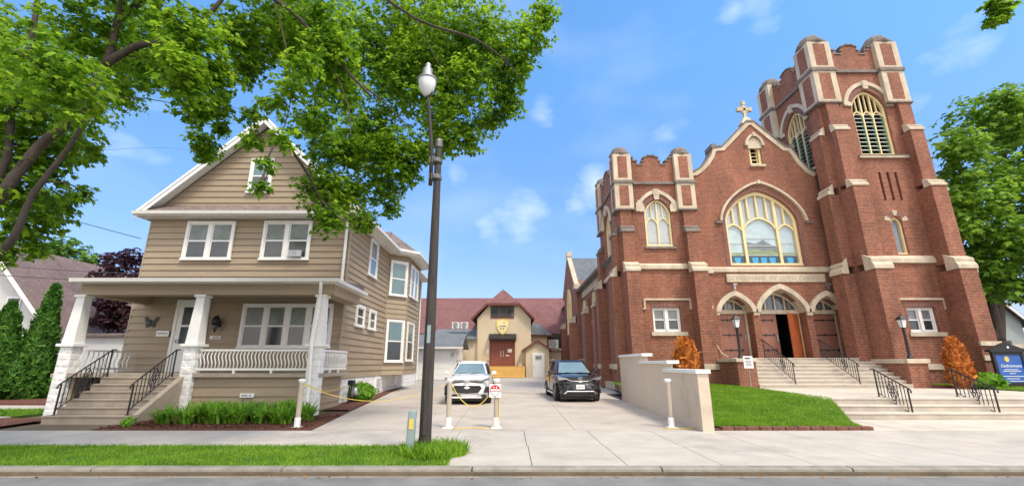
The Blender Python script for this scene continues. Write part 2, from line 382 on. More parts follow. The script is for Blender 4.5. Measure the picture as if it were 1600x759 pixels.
def struct(name, mb, mats, **k):
    o = obj(name, mb, mats, loc=(0, 0, 0), **k); o['kind'] = 'structure'; return o
def stuff(name, o, label, cat):
    o['kind'] = 'stuff'; o['label'] = label; o['category'] = cat; return o
def dup(root, loc, label=None):
    r = root.copy(); C.objects.link(r); r.location = loc
    if label: r['label'] = label
    for ch in list(root.children):
        c = ch.copy(); C.objects.link(c); c.parent = r
        for g in list(ch.children):
            d = g.copy(); C.objects.link(d); d.parent = c
    return r
def text_mb(txt, size, xf, depth=.01, align='CENTER', shear=0):
    """letters as solid mesh; local x right, y up, mapped by xf(x, d, z)"""
    cu = bpy.data.curves.new('letters', 'FONT'); cu.body = txt; cu.size = size; cu.extrude = depth; cu.align_x = align; cu.shear = shear
    cu.resolution_u = 3
    o = bpy.data.objects.new('letters', cu); C.objects.link(o)
    bpy.context.view_layer.update()
    me = bpy.data.meshes.new_from_object(o)
    mb = MB()
    mb.v = [tuple(xf(p.co.x, -p.co.z, p.co.y)) for p in me.vertices]
    mb.f = [list(p.vertices) for p in me.polygons]; mb.m = [0]*len(mb.f)
    bpy.data.objects.remove(o); bpy.data.curves.remove(cu); bpy.data.meshes.remove(me)
    return mb
def frame(o, u, d):
    o, u, d = Vector(o), Vector(u), Vector(d)
    return lambda a, b, c: (o.x+u.x*a+d.x*b, o.y+u.y*a+d.y*b, o.z+c)
FRONT = lambda y: frame((0, y, 0), (1, 0, 0), (0, 1, 0))          # wall facing -Y: a = x
EAST = lambda x: frame((x, 0, 0), (0, 1, 0), (-1, 0, 0))          # wall facing +X: a = y
WEST = lambda x: frame((x, 0, 0), (0, 1, 0), (1, 0, 0))           # wall facing -X: a = y
def clipz(poly, z, above):
    out = []
    for i in range(len(poly)):
        a, b = poly[i], poly[(i+1) % len(poly)]
        ina = (a[1] >= z) if above else (a[1] <= z); inb = (b[1] >= z) if above else (b[1] <= z)
        if ina: out.append(a)
        if ina != inb:
            t = (z-a[1])/(b[1]-a[1]); out.append((a[0]+(b[0]-a[0])*t, z))
    return out
def siding(mb, poly, m=0, e=.262, lap=.055, zref=0.0):
    """lapped boards over a convex (u, z) polygon in mb's own frame"""
    z0 = min(p[1] for p in poly); z1 = max(p[1] for p in poly)
    k = math.floor((z0-zref)/e)
    while zref+k*e < z1:
        a, b = zref+k*e, zref+(k+1)*e
        q = clipz(clipz(poly, a, True), b, False) if len(poly) else []
        if len(q) >= 3:
            mb.face([(u, -lap*(1-(z-a)/e)-.002, z) for u, z in q], m)
            lo = min(p[1] for p in q); bot = [p for p in q if abs(p[1]-lo) < 1e-5]
            if len(bot) >= 2:
                ua, ub = min(p[0] for p in bot), max(p[0] for p in bot); off = -lap*(1-(lo-a)/e)-.002
                mb.face([(ua, off, lo), (ub, off, lo), (ub, .02, lo), (ua, .02, lo)], m)
        k += 1

def split_pieces(o):
    """turn a mesh made of far-apart pieces into one part per piece"""
    me = o.data; n = len(me.vertices); par = list(range(n))
    def find(i):
        while par[i] != i: par[i] = par[par[i]]; i = par[i]
        return i
    for e in me.edges:
        a, b = find(e.vertices[0]), find(e.vertices[1])
        if a != b: par[a] = b
    roots = {}
    for i in range(n): roots.setdefault(find(i), []).append(i)
    isl = list(roots.values()); bb = []
    for l in isl:
        p = np.array([me.vertices[i].co[:] for i in l]); bb.append((p.min(0), p.max(0)))
    k = len(isl); g = list(range(k))
    def f2(i):
        while g[i] != i: i = g[i]
        return i
    for i in range(k):
        for j in range(i+1, k):
            gap = np.linalg.norm(np.maximum(0, np.maximum(bb[i][0]-bb[j][1], bb[j][0]-bb[i][1])))
            if gap <= max(.02, .5*max((bb[i][1]-bb[i][0]).max(), (bb[j][1]-bb[j][0]).max())):
                a, b = f2(i), f2(j)
                if a != b: g[a] = b
    grp = {}
    for i in range(k): grp.setdefault(f2(i), []).append(i)
    if len(grp) < 2: return
    sets = sorted([set(v for i in q for v in isl[i]) for q in grp.values()], key=len, reverse=True)
    src = me.copy()
    for q, keep in enumerate(sets):
        m2 = me if q == 0 else src.copy()
        bm = bmesh.new(); bm.from_mesh(src); bm.verts.ensure_lookup_table()
        bmesh.ops.delete(bm, geom=[v for v in bm.verts if v.index not in keep], context='VERTS'); bm.to_mesh(m2); bm.free()
        if q:
            c = o.copy(); c.data = m2; C.objects.link(c)
# ------------------------------------------------------------------ foliage
def leaf_mesh(name, pos, nrm, size, shape, matname, parent=None, loc=None, tip=None, label=None):
    """many small leaf polygons as one mesh. pos (n,3), nrm (n,3) facing, size (n,), shape (k,2)"""
    pos = np.asarray(pos, float); n = len(pos); k = len(shape)
    nrm = nrm/np.linalg.norm(nrm, axis=1)[:, None]
    rnd = np.random.default_rng(5).normal(size=(n, 3)) if tip is None else tip
    a = rnd - nrm*np.sum(rnd*nrm, 1)[:, None]; a /= np.linalg.norm(a, axis=1)[:, None]
    b = np.cross(nrm, a)
    sh = np.asarray(shape, float)
    bend = -(sh[:, 0]**2*.35+np.abs(sh[:, 1])*.18)
    V = pos[:, None, :] + size[:, None, None]*(a[:, None, :]*sh[None, :, 0, None] + b[:, None, :]*sh[None, :, 1, None] + nrm[:, None, :]*bend[None, :, None])
    off = np.array(wloc(parent)) if parent is not None else np.array(loc)
    V = (V-off).reshape(-1, 3)
    me = bpy.data.meshes.new(name); me.vertices.add(n*k); me.vertices.foreach_set('co', V.ravel())
    me.loops.add(n*k); me.loops.foreach_set('vertex_index', np.arange(n*k, dtype=np.int32))
    me.polygons.add(n); me.polygons.foreach_set('loop_start', np.arange(n, dtype=np.int32)*k)
    me.polygons.foreach_set('loop_total', np.full(n, k, dtype=np.int32))
    me.materials.append(M[matname]); me.update(calc_edges=True); me.validate()
    o = bpy.data.objects.new(name, me); C.objects.link(o)
    if parent is not None: o.parent = parent
    else: o.location = off
    return o
MAPLE = [(0,0),(.12,-.32),(.30,-.26),(.48,-.50),(.58,-.20),(1,0),(.58,.20),(.48,.50),(.30,.26),(.12,.32)]
OVAL = [(0,0),(.3,-.28),(.7,-.24),(1,0),(.7,.24),(.3,.28)]
SPRAY = [(0,-.06),(.35,-.26),(.55,-.14),(.8,-.20),(1,0),(.8,.18),(.55,.12),(.35,.26),(0,.06)]
BLADE = [(0,-.05),(.55,-.05),(1,0),(.5,.05),(0,.05)]
def blob_leaves(blobs, per, lsize, seed, shell=.55, flat=.8, drop=.35, cl=5, clr=.13):
    """leaves in rosettes scattered through blobs (x,y,z,r,dens)"""
    g = np.random.default_rng(seed); P = []; Nn = []; S = []; T = []
    for (x, y, z, r, dn) in blobs:
        k = int(per*r**1.6*dn)
        d = g.normal(size=(k, 3)); d /= np.linalg.norm(d, axis=1)[:, None]
        rad = r*(shell+(1-shell)*g.random(k))**1.0
        rad *= 1+.22*np.sin(d[:, 0]*5+x*3)*np.cos(d[:, 2]*6+z*2)
        c = d*rad[:, None]; c[:, 2] *= flat; c += (x, y, z)
        tips = g.normal(size=(k, cl, 3)); tips[:, :, 2] = tips[:, :, 2]*.35-drop
        tips /= np.linalg.norm(tips, axis=2)[:, :, None]
        pos = c[:, None, :]+tips*clr*g.random((k, cl, 1))*.5
        nn = np.array([0, 0, 1.0])[None, None, :]*1.0+d[:, None, :]*.5+g.normal(size=(k, cl, 3))*.45
        P.append(pos.reshape(-1, 3)); Nn.append(nn.reshape(-1, 3)); T.append(tips.reshape(-1, 3))
        S.append(lsize*(.5+.8*g.random(k*cl)))
    return np.concatenate(P), np.concatenate(Nn), np.concatenate(S), np.concatenate(T)
def smooth_path(pts, sub=4):
    pts = [Vector(p) for p in pts]; out = []
    for i in range(len(pts)-1):
        p0 = pts[max(i-1, 0)]; p1 = pts[i]; p2 = pts[i+1]; p3 = pts[min(i+2, len(pts)-1)]
        for s in range(sub):
            t = s/sub
            out.append(.5*((2*p1)+(-p0+p2)*t+(2*p0-5*p1+4*p2-p3)*t*t+(-p0+3*p1-3*p2+p3)*t**3))
    out.append(pts[-1]); return out
def branch(mb, pts, r0, r1, n=8, sub=4):
    p = smooth_path(pts, sub); k = len(p)
    mb.tube(p, [r0+(r1-r0)*(i/(k-1))**.8 for i in range(k)], n)
def tree(name, label, cat, base, blobs, leaf, per, lsize, seed, trunk_r=.3, limbs=None, shape=MAPLE, group=None, fork=.35, cl=5, clr=.13, drop=.35, flat=.8, shell=.5, nlimb=40):
    t = thing(name, label, cat, base, group)
    bx, by, bz = base; g = random.Random(seed)
    tb = MB()
    if limbs:
        for pts, r0, r1 in limbs: branch(tb, pts, r0, r1, 10)
        allp = [Vector(p) for pts, a, b in limbs for p in smooth_path(pts)]
    else:
        cx = sum(b[0] for b in blobs)/len(blobs); cy = sum(b[1] for b in blobs)/len(blobs); top = max(b[2] for b in blobs)
        fz = bz+(top-bz)*fork
        tp = [(bx, by, bz-.1), (bx+.1, by, bz+(fz-bz)*.5), (bx, by, fz), ((bx+cx)/2, (by+cy)/2, fz+(top-fz)*.5), (cx, cy, top-.5)]
        tb_path = smooth_path(tp, 5); k = len(tb_path)
        tb.tube(tb_path, [trunk_r*(1.25 if i == 0 else 1)*(1-.9*i/(k-1)) for i in range(k)], 10)
        allp = tb_path[int(k*.4):]
    br = tb; nodes = [(p, trunk_r*.3) for p in allp if p.z > bz+1.2]
    org = allp[0]
    for b in sorted(blobs, key=lambda q: (Vector(q[:3])-org).length)[:nlimb]:
        c = Vector(b[:3])
        s, sr = min(nodes, key=lambda q: (q[0]-c).length+max(0, q[0].z-c.z)*.8)
        L = (c-s).length; r0 = min(sr*.75, .010+.012*L)
        mid = s.lerp(c, .5)+Vector((g.uniform(-.1, .1)*L, g.uniform(-.1, .1)*L, .10*L))
        branch(br, [s, mid, c], r0, r0*.4, 6, 3)
        nodes += [(mid, r0*.8), (c, r0*.6)]
        for q in range(4):
            e = c+Vector((g.gauss(0, 1), g.gauss(0, 1), g.gauss(0, .8))).normalized()*b[3]*.85
            branch(br, [mid.lerp(c, .6), c.lerp(e, .5)+Vector((0, 0, .1*b[3])), e], max(.006, r0*.5), .004, 5, 2)
    obj('trunk', br, 'bark', t, smooth=True)
    P, Nn, S, T = blob_leaves(blobs, per, lsize, seed, cl=cl, clr=clr, drop=drop, flat=flat, shell=shell)
    leaf_mesh('crown', P, Nn, S, shape, leaf, parent=t, tip=T)
    return t
# ------------------------------------------------------------------ ground, road, walks
def gz(y):
    return 0.0 if y < 11.84 else (0.0149*(y-11.84) if y < 42 else .45)
b = MB()
ys = [-60, 7.64, 7.66, 11.84, 42, 60, 900]; zs = [-.26, -.26, -.05, -.05, .36, .36, .36]
for i in range(len(ys)-1):
    b.face([(-700, ys[i], zs[i]), (700, ys[i], zs[i]), (700, ys[i+1], zs[i+1]), (-700, ys[i+1], zs[i+1])])
struct('ground', b, 'earth')
b = MB(); b.box(-80, 80, -8, 7.70, -.20, -.105); struct('road', b, 'asphalt')
# kerb in cast lengths with joints
b = MB(); x = -40
for k in range(28):
    L = 3.02
    pr = [(7.71, -.2), (7.71, -.09), (7.72, -.012), (7.745, .0), (7.9, .006), (7.9, -.2)]
    b.ext(pr, x+.012, x+L, plane='yz'); x += L+.01
o = struct('kerb', b, 'kerb', bevel=.01)
b = MB(); b.box(-40, 44, 7.58, 7.708, -.2, -.100); struct('gutter_strip', b, 'kerb')
# public walk
b = MB(); b.box(-40, 44, 9.76, 11.84, -.2, -.02); b.box(-1.05, 44, 7.902, 9.76, -.2, -.02); struct('walk_joints', b, 'joint')
b = MB(); g = .006
xs = [-1.22-1.56*k for k in range(24, 0, -1)]+[-1.22+1.56*k for k in range(0, 29)]
for i in range(len(xs)-1):
    b.box(xs[i]+g, xs[i+1]-g, 9.76 if xs[i+1] < -1.1 else 9.76+g, 11.84-g, -.06, 0)
rx = [-1.05]+[-1.05+.02+1.56*k-.17 for k in range(1, 29)]
for i in range(len(rx)-1):
    b.box(rx[i]+g, rx[i+1]-g, 7.90+g, 9.76-g, -.06, -.001)
struct('pavement', b, 'concrete', bevel=.004)
# driveway slabs
def drive_left(y): return -4.95-(y-11.84)*.098 if y < 34 else -20
b = MB()
b.face([(-7.8, 11.85, -.03), (4.8, 11.85, -.03), (5.6, 34, gz(34)-.03), (-8, 34, gz(34)-.03)]); struct('driveway_joints', b, 'joint')
b = MB(); gx = [-7.6, -4.5, -1.45, 1.62, 4.72]; yy = [11.84, 14.6, 17.4, 20.2, 23.0, 25.9]
for j in range(len(yy)-1):
    for i in range(4):
        y0, y1 = yy[j]+g, yy[j+1]-g
        l0 = max(gx[i]+g, drive_left(y0)); l1 = max(gx[i]+g, drive_left(y1)); r0 = gx[i+1]-g+(.0 if i < 3 else (.9 if y0 > 22.4 else 0)); 
        if l0 >= r0-.05: continue
        b.face([(l0, y0, gz(y0)), (r0, y0, gz(y0)), (r0, y1, gz(y1)), (l1, y1, gz(y1))])
        for (p, q) in (((l0, y0), (r0, y0)), ((r0, y0), (r0, y1)), ((r0, y1), (l1, y1)), ((l1, y1), (l0, y0))):
            b.face([(p[0], p[1], gz(p[1])), (q[0], q[1], gz(q[1])), (q[0], q[1], gz(q[1])-.025), (p[0], p[1], gz(p[1])-.025)])
struct('driveway', b, 'concrete2')
b = MB(); b.face([(-8.0, 25.91, gz(25.91)), (6.2, 25.91, gz(25.91)), (6.2, 42, .449), (-8.6, 42, .449)]); b.face([(-8.6, 42, .449), (6.2, 42, .449), (6.2, 60, .449), (-8.6, 60, .449)])
struct('yard', b, 'asphalt2')
# lawns (soil sheets; the blades are separate stuff)
b = MB(); b.box(-40, -1.06, 7.905, 9.755, -.15, -.012); struct('verge_soil', b, 'turf')
def lawn_r(y): return 8.95+1.2*min(1, max(0, (y-12.0)/2.7)) if y < 16 else min(10.28, 10.15+(y-16)*.05)
def lz(x, y):   # church lawn height
    t = max(0, min(1, (y-12.1)/(21.5-12.1))); lo = .07+.60*t**.9
    q = max(0, min(1, (y-12.9)/1.9)); hi = .05+.50*q+(.08*max(0, min(1, (y-14.8)/6)))
    k = max(0, min(1, (x-5.0)/(lawn_r(y)-5.0))); k = k*k
    return lo*(1-k)+hi*k
b = MB(); NX, NY = 8, 14
for i in range(NX):
    for j in range(NY):
        q = []
        for (a, c) in ((i, j), (i+1, j), (i+1, j+1), (i, j+1)):
            yv = 12.05+(23.2-12.05)*c/NY; xr = lawn_r(yv)
            xv = 5.0+(xr-5.0)*a/NX; q.append((xv, yv, lz(xv, yv)))
        b.face(q)
struct('lawn_bank', b, 'turf')
b = MB(); b.box(-40, -15.05, 11.86, 60, -.05, .06); struct('side_lawn', b, 'turf')
b = MB(); b.face([(-17.4, 11.86, .012), (-13.3, 11.86, .012), (-13.3, 13.88, .066), (-17.4, 13.88, .066)]); struct('mulch_bed', b, 'mulch')
b = MB(); b.box(-40, -15.0, 16.35, 17.7, -.05, .09); struct('garden_path', b, 'concrete')
b = MB(); b.box(-40, -14.9, 13.89, 14.08, -.05, .085); struct('path_edge', b, 'concrete')
b = MB(); b.box(-40, -15.2, 17.75, 24, -.05, .16); struct('hedge_bed', b, 'mulch')
b = MB()
b.ext([(-10.45, 11.86), (-5.0, 11.86), (-5.35, 16), (-6.2, 24.0), (-7.0, 33), (-10.45, 33)], -.04, .028, plane='xy')
for k in range(10):
    pass
struct('flower_bed', b, 'mulch')
b = MB()
b.face([(-6.9, 16, .09), (-5.5, 16, .09), (-6.15, 24, .2), (-7.0, 24, .2)]); b.face([(-7.0, 24, .2), (-6.15, 24, .2), (-7.0, 33, .335), (-7.6, 33, .335)])
b.face([(-5.5, 16, .09), (-5.5, 16, 0), (-6.15, 24, .1), (-6.15, 24, .2)]); struct('side_bed', b, 'mulch')
# mulch chips scattered on the beds
rg = np.random.default_rng(3)
def chips(name, poly_fn, n, mtn, size, seed, label, cat, z=.03):
    g_ = np.random.default_rng(seed); P = poly_fn(g_, n)
    nn = g_.normal(size=(len(P), 3))*.5+(0, 0, 1)
    o_ = leaf_mesh(name, P, nn, size*(.6+.8*g_.random(len(P))), [(0,-.15),(1,-.18),(1,.15),(0,.18)], mtn, loc=(float(P[:,0].mean()), float(P[:,1].mean()), 0))
    return stuff(name, o_, label, cat)
def bedpts(g_, n):
    x_ = g_.uniform(-10.4, -5.05, n); y_ = g_.uniform(11.9, 14.8, n); a_ = -5.0-(y_-11.86)*.085
    k_ = x_ < a_; return np.stack([x_[k_], y_[k_], np.full(k_.sum(), .04)], 1)
chips('mulch_chips', bedpts, 7000, 'mulch', .06, 4, 'red brown bark mulch under the lily clumps', 'mulch')

def blades(name, P, h, matname, seed, label, cat, lean=.45, width=1.0):
    g_ = np.random.default_rng(seed); n = len(P)
    up = g_.normal(size=(n, 3))*lean+(0, 0, 1); up /= np.linalg.norm(up, axis=1)[:, None]
    nn = g_.normal(size=(n, 3)); nn[:, 2] *= .3
    sh = [(0, -.09*width), (.55, -.07*width), (1, 0), (.5, .07*width), (0, .09*width)]
    o_ = leaf_mesh(name, P, nn, h*(.5+.8*g_.random(n)), sh, matname, loc=(float(P[:,0].mean()), float(P[:,1].mean()), 0), tip=up)
    return stuff(name, o_, label, cat)
n = 60000; P = np.stack([rg.uniform(-16, -1.0, n), rg.uniform(7.86, 9.80, n), np.full(n, -.012)], 1)
nzv = np.sin(P[:, 0]*3.1)*np.cos(P[:, 1]*4.3+P[:, 0])
P = P[(nzv > -.75) | (rg.random(n) < .5)]
blades('verge_grass', P, .052, 'grass', 11, 'bright green mown grass in the kerbside strip', 'grass')
n = 2600; a = rg.uniform(0, 6.28, n); rr = np.sqrt(rg.random(n)); P = np.stack([-1.42+.62*rr*np.cos(a), 8.95+.62*rr*np.sin(a), np.zeros(n)], 1)
blades('tall_grass', P, .20, 'grass', 12, 'taller unmown grass tuft round the foot of the lamp post', 'grass', lean=.5, width=.5)
n = 85000; X = rg.random(n); Y = 12.08+(23.0-12.08)*rg.random(n)**1.25; X = 5.02+X*(np.array([lawn_r(v) for v in Y])-5.05)
P = np.stack([X, Y, [lz(x_, y_) for x_, y_ in zip(X, Y)]], 1)
blades('lawn_grass', P, .065, 'grass', 13, 'sloping bright green lawn beside the church steps', 'grass')
n = 26000; P = np.stack([rg.uniform(-24, -15.05, n), rg.uniform(11.9, 16.3, n), np.full(n, .06)], 1)
P = P[~((P[:, 0] > -17.4) & (P[:, 1] < 14.08))]
blades('side_grass', P, .08, 'grass', 14, 'patch of lawn left of the porch steps', 'grass')
# fallen leaves along the kerb
n = 90; P = np.stack([rg.uniform(-9, 9, n), rg.uniform(7.5, 7.72, n), np.full(n, -.092)], 1)
leaf_o = leaf_mesh('fallen_leaves', P, rg.normal(size=(n, 3))*.3+(0, 0, 1), np.full(n, .05)*(.5+rg.random(n)), MAPLE, 'grassdry', loc=(0, 7.4, -.12))
stuff('fallen_leaves', leaf_o, 'scattered dry brown leaves along the kerb gutter', 'leaves')
# brick edging of the church lawn
for k in range(12):
    x0 = 5.30+k*.318
    mb = MB(); j = random.uniform(-.012, .012); mb.box(x0, x0+.295, 11.86+j, 12.04+j, -.02, .085+random.uniform(-.008, .008))
    o = obj('edging_brick', mb, 'edgebrick', bevel=.012)
    tag(o, 'dark red edging brick in the row at the front of the church lawn', 'brick', 'edging bricks along the lawn')
b = MB(); b.face([(4.98, 11.87, .01), (5.35, 11.87, .01), (5.35, 12.3, .06), (4.98, 12.3, .06)]); struct('soil_corner', b, 'mulch')
# lower and upper church steps
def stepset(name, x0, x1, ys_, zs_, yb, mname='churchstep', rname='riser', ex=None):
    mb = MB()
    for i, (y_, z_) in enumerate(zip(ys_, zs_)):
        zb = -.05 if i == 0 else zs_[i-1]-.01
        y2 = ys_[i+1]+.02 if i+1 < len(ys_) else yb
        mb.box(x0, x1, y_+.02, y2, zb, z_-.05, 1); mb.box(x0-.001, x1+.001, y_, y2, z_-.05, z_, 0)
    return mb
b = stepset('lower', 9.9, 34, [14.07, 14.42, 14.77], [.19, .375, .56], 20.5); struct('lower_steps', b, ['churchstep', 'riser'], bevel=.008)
b = MB(); b.box(8.6, 40, 11.86, 14.07, -.05, -.004); struct('forecourt', b, 'churchstep')
# ------------------------------------------------------------------ church
HUGE = []
def arch(cx, w_, z0, zs_, h, p=1.35, q=1.9, n=9):
    """pointed outline: up the left side, over, down the right. closed at the sill"""
    pts = [(cx-w_/2, z0)]
    for i in range(-n, n+1):
        t = i/n; s_ = math.copysign(math.sin(abs(t)*math.pi/2)**1.0, t)
        pts.append((cx+s_*w_/2, zs_+h*(max(0, 1-abs(s_)**p))**(1/q)))
    pts.append((cx+w_/2, z0)); return pts
def archz(x, cx, w_, zs_, h, p=1.35, q=1.9):
    s_ = min(1, abs(x-cx)/(w_/2)); return zs_+h*(max(0, 1-s_**p))**(1/q)
church = thing('church', 'large red brick gothic church with square tower and cream stone trim', 'church', (14.55, 24, .5))
ch = church
def gothic(cx, w_, z0, zs_, h, depth, panemat, lights=2, xf=None, fr=.09, louvre=False, name='arched_window', top=None, p=1.35, q=1.9, sub=True, mats='cream', parent=None):
    """arched window: frame ring, mullions with small arches; glass or louvres as sub-parts"""
    A = arch(cx, w_, z0, zs_, h, p, q); B = arch(cx, w_-2*fr, z0+fr, zs_, h-fr*1.1, p, q)
    mb = MB(xf); mb.ring(A, B, depth-.10, depth+.06)
    iw = w_-2*fr; lw = iw/lights
    for k in range(1, lights):
        x_ = cx-iw/2+k*lw; mb.box(x_-.035, x_+.035, depth-.06, depth+.05, z0+fr, archz(x_, cx, iw, zs_, h-fr, p, q)+.02)
    sp = zs_-.12*h if top is None else top
    if sub:
        for k in range(lights):
            c_ = cx-iw/2+(k+.5)*lw
            A2 = arch(c_, lw, sp-.01, sp, lw*.62, 1.25, 2, 5)[1:-1]; B2 = arch(c_, lw-.11, sp-.01, sp, lw*.62-.07, 1.25, 2, 5)[1:-1]
            mb.ring(A2, B2, depth-.05, depth+.04, closed=False)
            x_ = c_; zt = archz(x_, cx, iw, zs_, h-fr, p, q); zb = sp+lw*.62-.04
            if zt > zb+.05: mb.box(x_-.022, x_+.022, depth-.05, depth+.04, zb, zt)
    mb.box(cx-w_/2-.02, cx+w_/2+.02, depth-.14, depth-.101, z0-.03, z0+fr*.7)
    f_ = obj(name, mb, mats, parent or ch)
    if louvre:
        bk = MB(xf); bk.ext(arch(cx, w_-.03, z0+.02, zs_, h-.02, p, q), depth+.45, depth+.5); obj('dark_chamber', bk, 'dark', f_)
        # slats
        for k in range(lights):
            xa = cx-iw/2+k*lw+.035; xb = xa+lw-.07; z_ = z0+fr+.05
            mb2 = MB(xf)
            mb2.box(xa, xa+.025, depth-.02, depth+.1, z0+fr, sp+.1, 1); mb2.box(xb-.025, xb, depth-.02, depth+.1, z0+fr, sp+.1, 1)
            while z_ < sp+lw*.35:
                n_ = mb2.addv([(xa+.02, depth-.03, z_-.06), (xb-.02, depth-.03, z_-.06), (xb-.02, depth+.16, z_+.07), (xa+.02, depth+.16, z_+.07),
                               (xa+.02, depth-.03, z_-.035), (xb-.02, depth-.03, z_-.035), (xb-.02, depth+.16, z_+.095), (xa+.02, depth+.16, z_+.095)])
                for q_ in ((0,3,2,1),(4,5,6,7),(0,1,5,4),(1,2,6,5),(2,3,7,6),(3,0,4,7)): mb2.f.append([n_+i for i in q_]); mb2.m.append(0)
                z_ += .25 if lights > 1 else .23
            obj('louvre_bank', mb2, ['louvre', 'green'] if lights > 1 else 'cream', f_)
    else:
        pn = MB(xf); pn.ext(arch(cx, w_-.06, z0+.03, zs_, h-.04, p, q), depth+.02, depth+.035); obj('pane', pn, panemat, f_)
        if sub:
            lm = MB(xf); z_ = z0+(sp-z0)*.22; lm.box(cx-iw/2, cx+iw/2, depth-.005, depth+.02, z_-.015, z_+.015); obj('saddle_bar', lm, 'lead', f_)
    return f_
def hood(cx, w_, zs_, h, t, y0, y1, xf=None, name='hood_mould', mats='stone', p=1.35, q=1.9, foot=.12, key=True):
    A = arch(cx, w_, zs_-foot, zs_, h, p, q); B = arch(cx, w_-2*t, zs_-foot, zs_, h-t*1.05, p, q)
    mb = MB(xf); mb.ring(A, B, y0, y1, closed=False)
    if key:
        mb.ext([(cx-t*.45, zs_+h-t*1.5), (cx+t*.45, zs_+h-t*1.5), (cx+t*.62, zs_+h+.03), (cx-t*.62, zs_+h+.03)], y0-.04, y1-.001)
    return obj(name, mb, mats, ch)
def buttress(x0, x1, y0, y1, z0, z1, capz, capy, xf=None, mname='brick', cap='stone', top=None, name='buttress'):
    """brick pier from z0 to z1 and a sloped cap that dies back to capy at capz"""
    mb = MB(xf); mb.box(x0, x1, y0, y1, z0, z1); o_ = obj(name, mb, mname, ch)
    c_ = MB(xf); e_ = .05; h_ = capz-z1
    c_.ext([(y0-e_, z1), (y0-e_, z1+h_*.22), (y0+.10, z1+h_*.5), (y0+.06, z1+h_*.5), (y0+.06, z1+h_*.66), (capy, capz), (capy, z1)], x0-e_, x1+e_, plane='yz')
    obj('sloped_cap', c_, cap, o_); return o_
def turret(cx, cy, w_, z0, z1, z2, z3, zc, xf=None):
    mb = MB(); h_ = w_/2; ins = .05
    def panelled(za, zb):
        mb.box(cx-h_, cx+h_, cy-h_, cy+h_, za, zb)
    panelled(z0, z1); panelled(z2, z3)
    t_ = obj('turret', mb, 'stone', ch)
    pm = MB()
    for za, zb in ((z0, z1), (z2, z3)):
        a_ = za+.16; b_ = zb-.14; pw = w_*.265
        pm.box(cx-pw, cx+pw, cy-h_-.004, cy-h_+.02, a_, b_); pm.box(cx-h_-.004, cx-h_+.02, cy-pw, cy+pw, a_, b_)
        pm.box(cx+h_-.02, cx+h_+.004, cy-pw, cy+pw, a_, b_)
    obj('brick_panel', pm, 'brick', t_)
    cm = MB(); cm.box(cx-h_-.07, cx+h_+.07, cy-h_-.07, cy+h_+.07, z1, z2); cm.box(cx-h_-.06, cx+h_+.06, cy-h_-.06, cy+h_+.06, z0-.09, z0)
    obj('string_course', cm, 'stonedark', t_)
    cp = MB(); ch_ = zc-z3
    cp.lathe(cx, cy, [(w_*.58, z3), (w_*.61, z3+ch_*.15), (w_*.59, z3+ch_*.32), (w_*.49, z3+ch_*.40), (w_*.47, z3+ch_*.62), (w_*.40, z3+ch_*.86), (w_*.34, zc-.02)], 8)
    obj('turret_cap', cp, 'stonedark', t_)
def parapet(pts, y0, y1, xf=None):
    """stepped wall with dark coping on every level"""
    mb = MB(xf); mb.ext(pts, y0, y1); o_ = obj('battlement', mb, 'brick', ch)
    cm = MB(xf); top = pts[2:] if False else pts
    for a_, b_ in zip(pts, pts[1:]):
        if b_[0] > a_[0]+.05:
            cm.ext([(a_[0]-.03, a_[1]+.001), (b_[0]+.03, b_[1]+.001), (b_[0]+.03, b_[1]+.09), (a_[0]-.03, a_[1]+.09)], y0-.05, y1+.05)
    obj('coping', cm, 'stonedark', o_); return o_

# ---- gable front between the towers
W0, W1 = 10.2, 18.05
gable = [(W0, .3), (W1, .3), (W1, 12.3), (18.0, 12.35), (17.55, 12.65), (17.15, 13.2), (16.9, 13.75), (16.75, 14.02), (16.42, 14.06), (14.78, 15.75), (14.32, 15.75), (12.62, 14.06), (12.12, 14.02), (11.95, 13.6), (11.6, 13.1), (11.2, 12.7), (10.8, 12.45), (W0, 12.4)]
bigA = arch(14.35, 4.12, 6.87, 9.45, 1.86, 1.45, 1.75)
smallA = arch(14.62, .74, 12.95, 13.9, .36)
portals = [(12.2, 1.78, 5.2), (14.72, 2.52, 5.58), (17.2, 1.74, 5.2)]
PA = [arch(cx, w_, 1.88, 4.3, zt-4.3, 1.3, 1.7) for cx, w_, zt in portals]
mb = MB(); mb.holes(gable, [bigA, smallA]+PA, 24.0, 24.8, 0, [24.45, 24.4, 24.8, 24.8, 24.8])
obj('gable_wall', mb, 'brick', ch)
mb = MB(); gp = [(W0+.02, 12.4), (10.8, 12.45), (11.2, 12.7), (11.6, 13.1), (11.95, 13.6), (12.12, 14.02), (12.62, 14.06), (14.32, 15.75), (14.78, 15.75), (16.42, 14.06), (16.75, 14.02), (16.9, 13.75), (17.15, 13.2), (17.55, 12.65), (18.0, 12.35)]
gi = [(x_+(.16 if x_ < 14.55 else -.16), z_-.2) for x_, z_ in gp]
mb.ring(gp, gi, 23.93, 23.999, 0, closed=False); obj('gable_coping', mb, 'stone', ch)
mb = MB(); go = [(x_, z_+.10) for x_, z_ in gp]; mb.ring(go, [(x_, z_+.003) for x_, z_ in gp], 23.88, 24.85, 0, closed=False); obj('gable_capping', mb, 'stonedark', ch)
mb = MB(); mb.box(12.02, 12.3, 23.9, 24.84, 14.0, 14.28); mb.box(16.72, 16.98, 23.9, 24.84, 14.0, 14.22); obj('kneeler', mb, 'stonedark', ch)
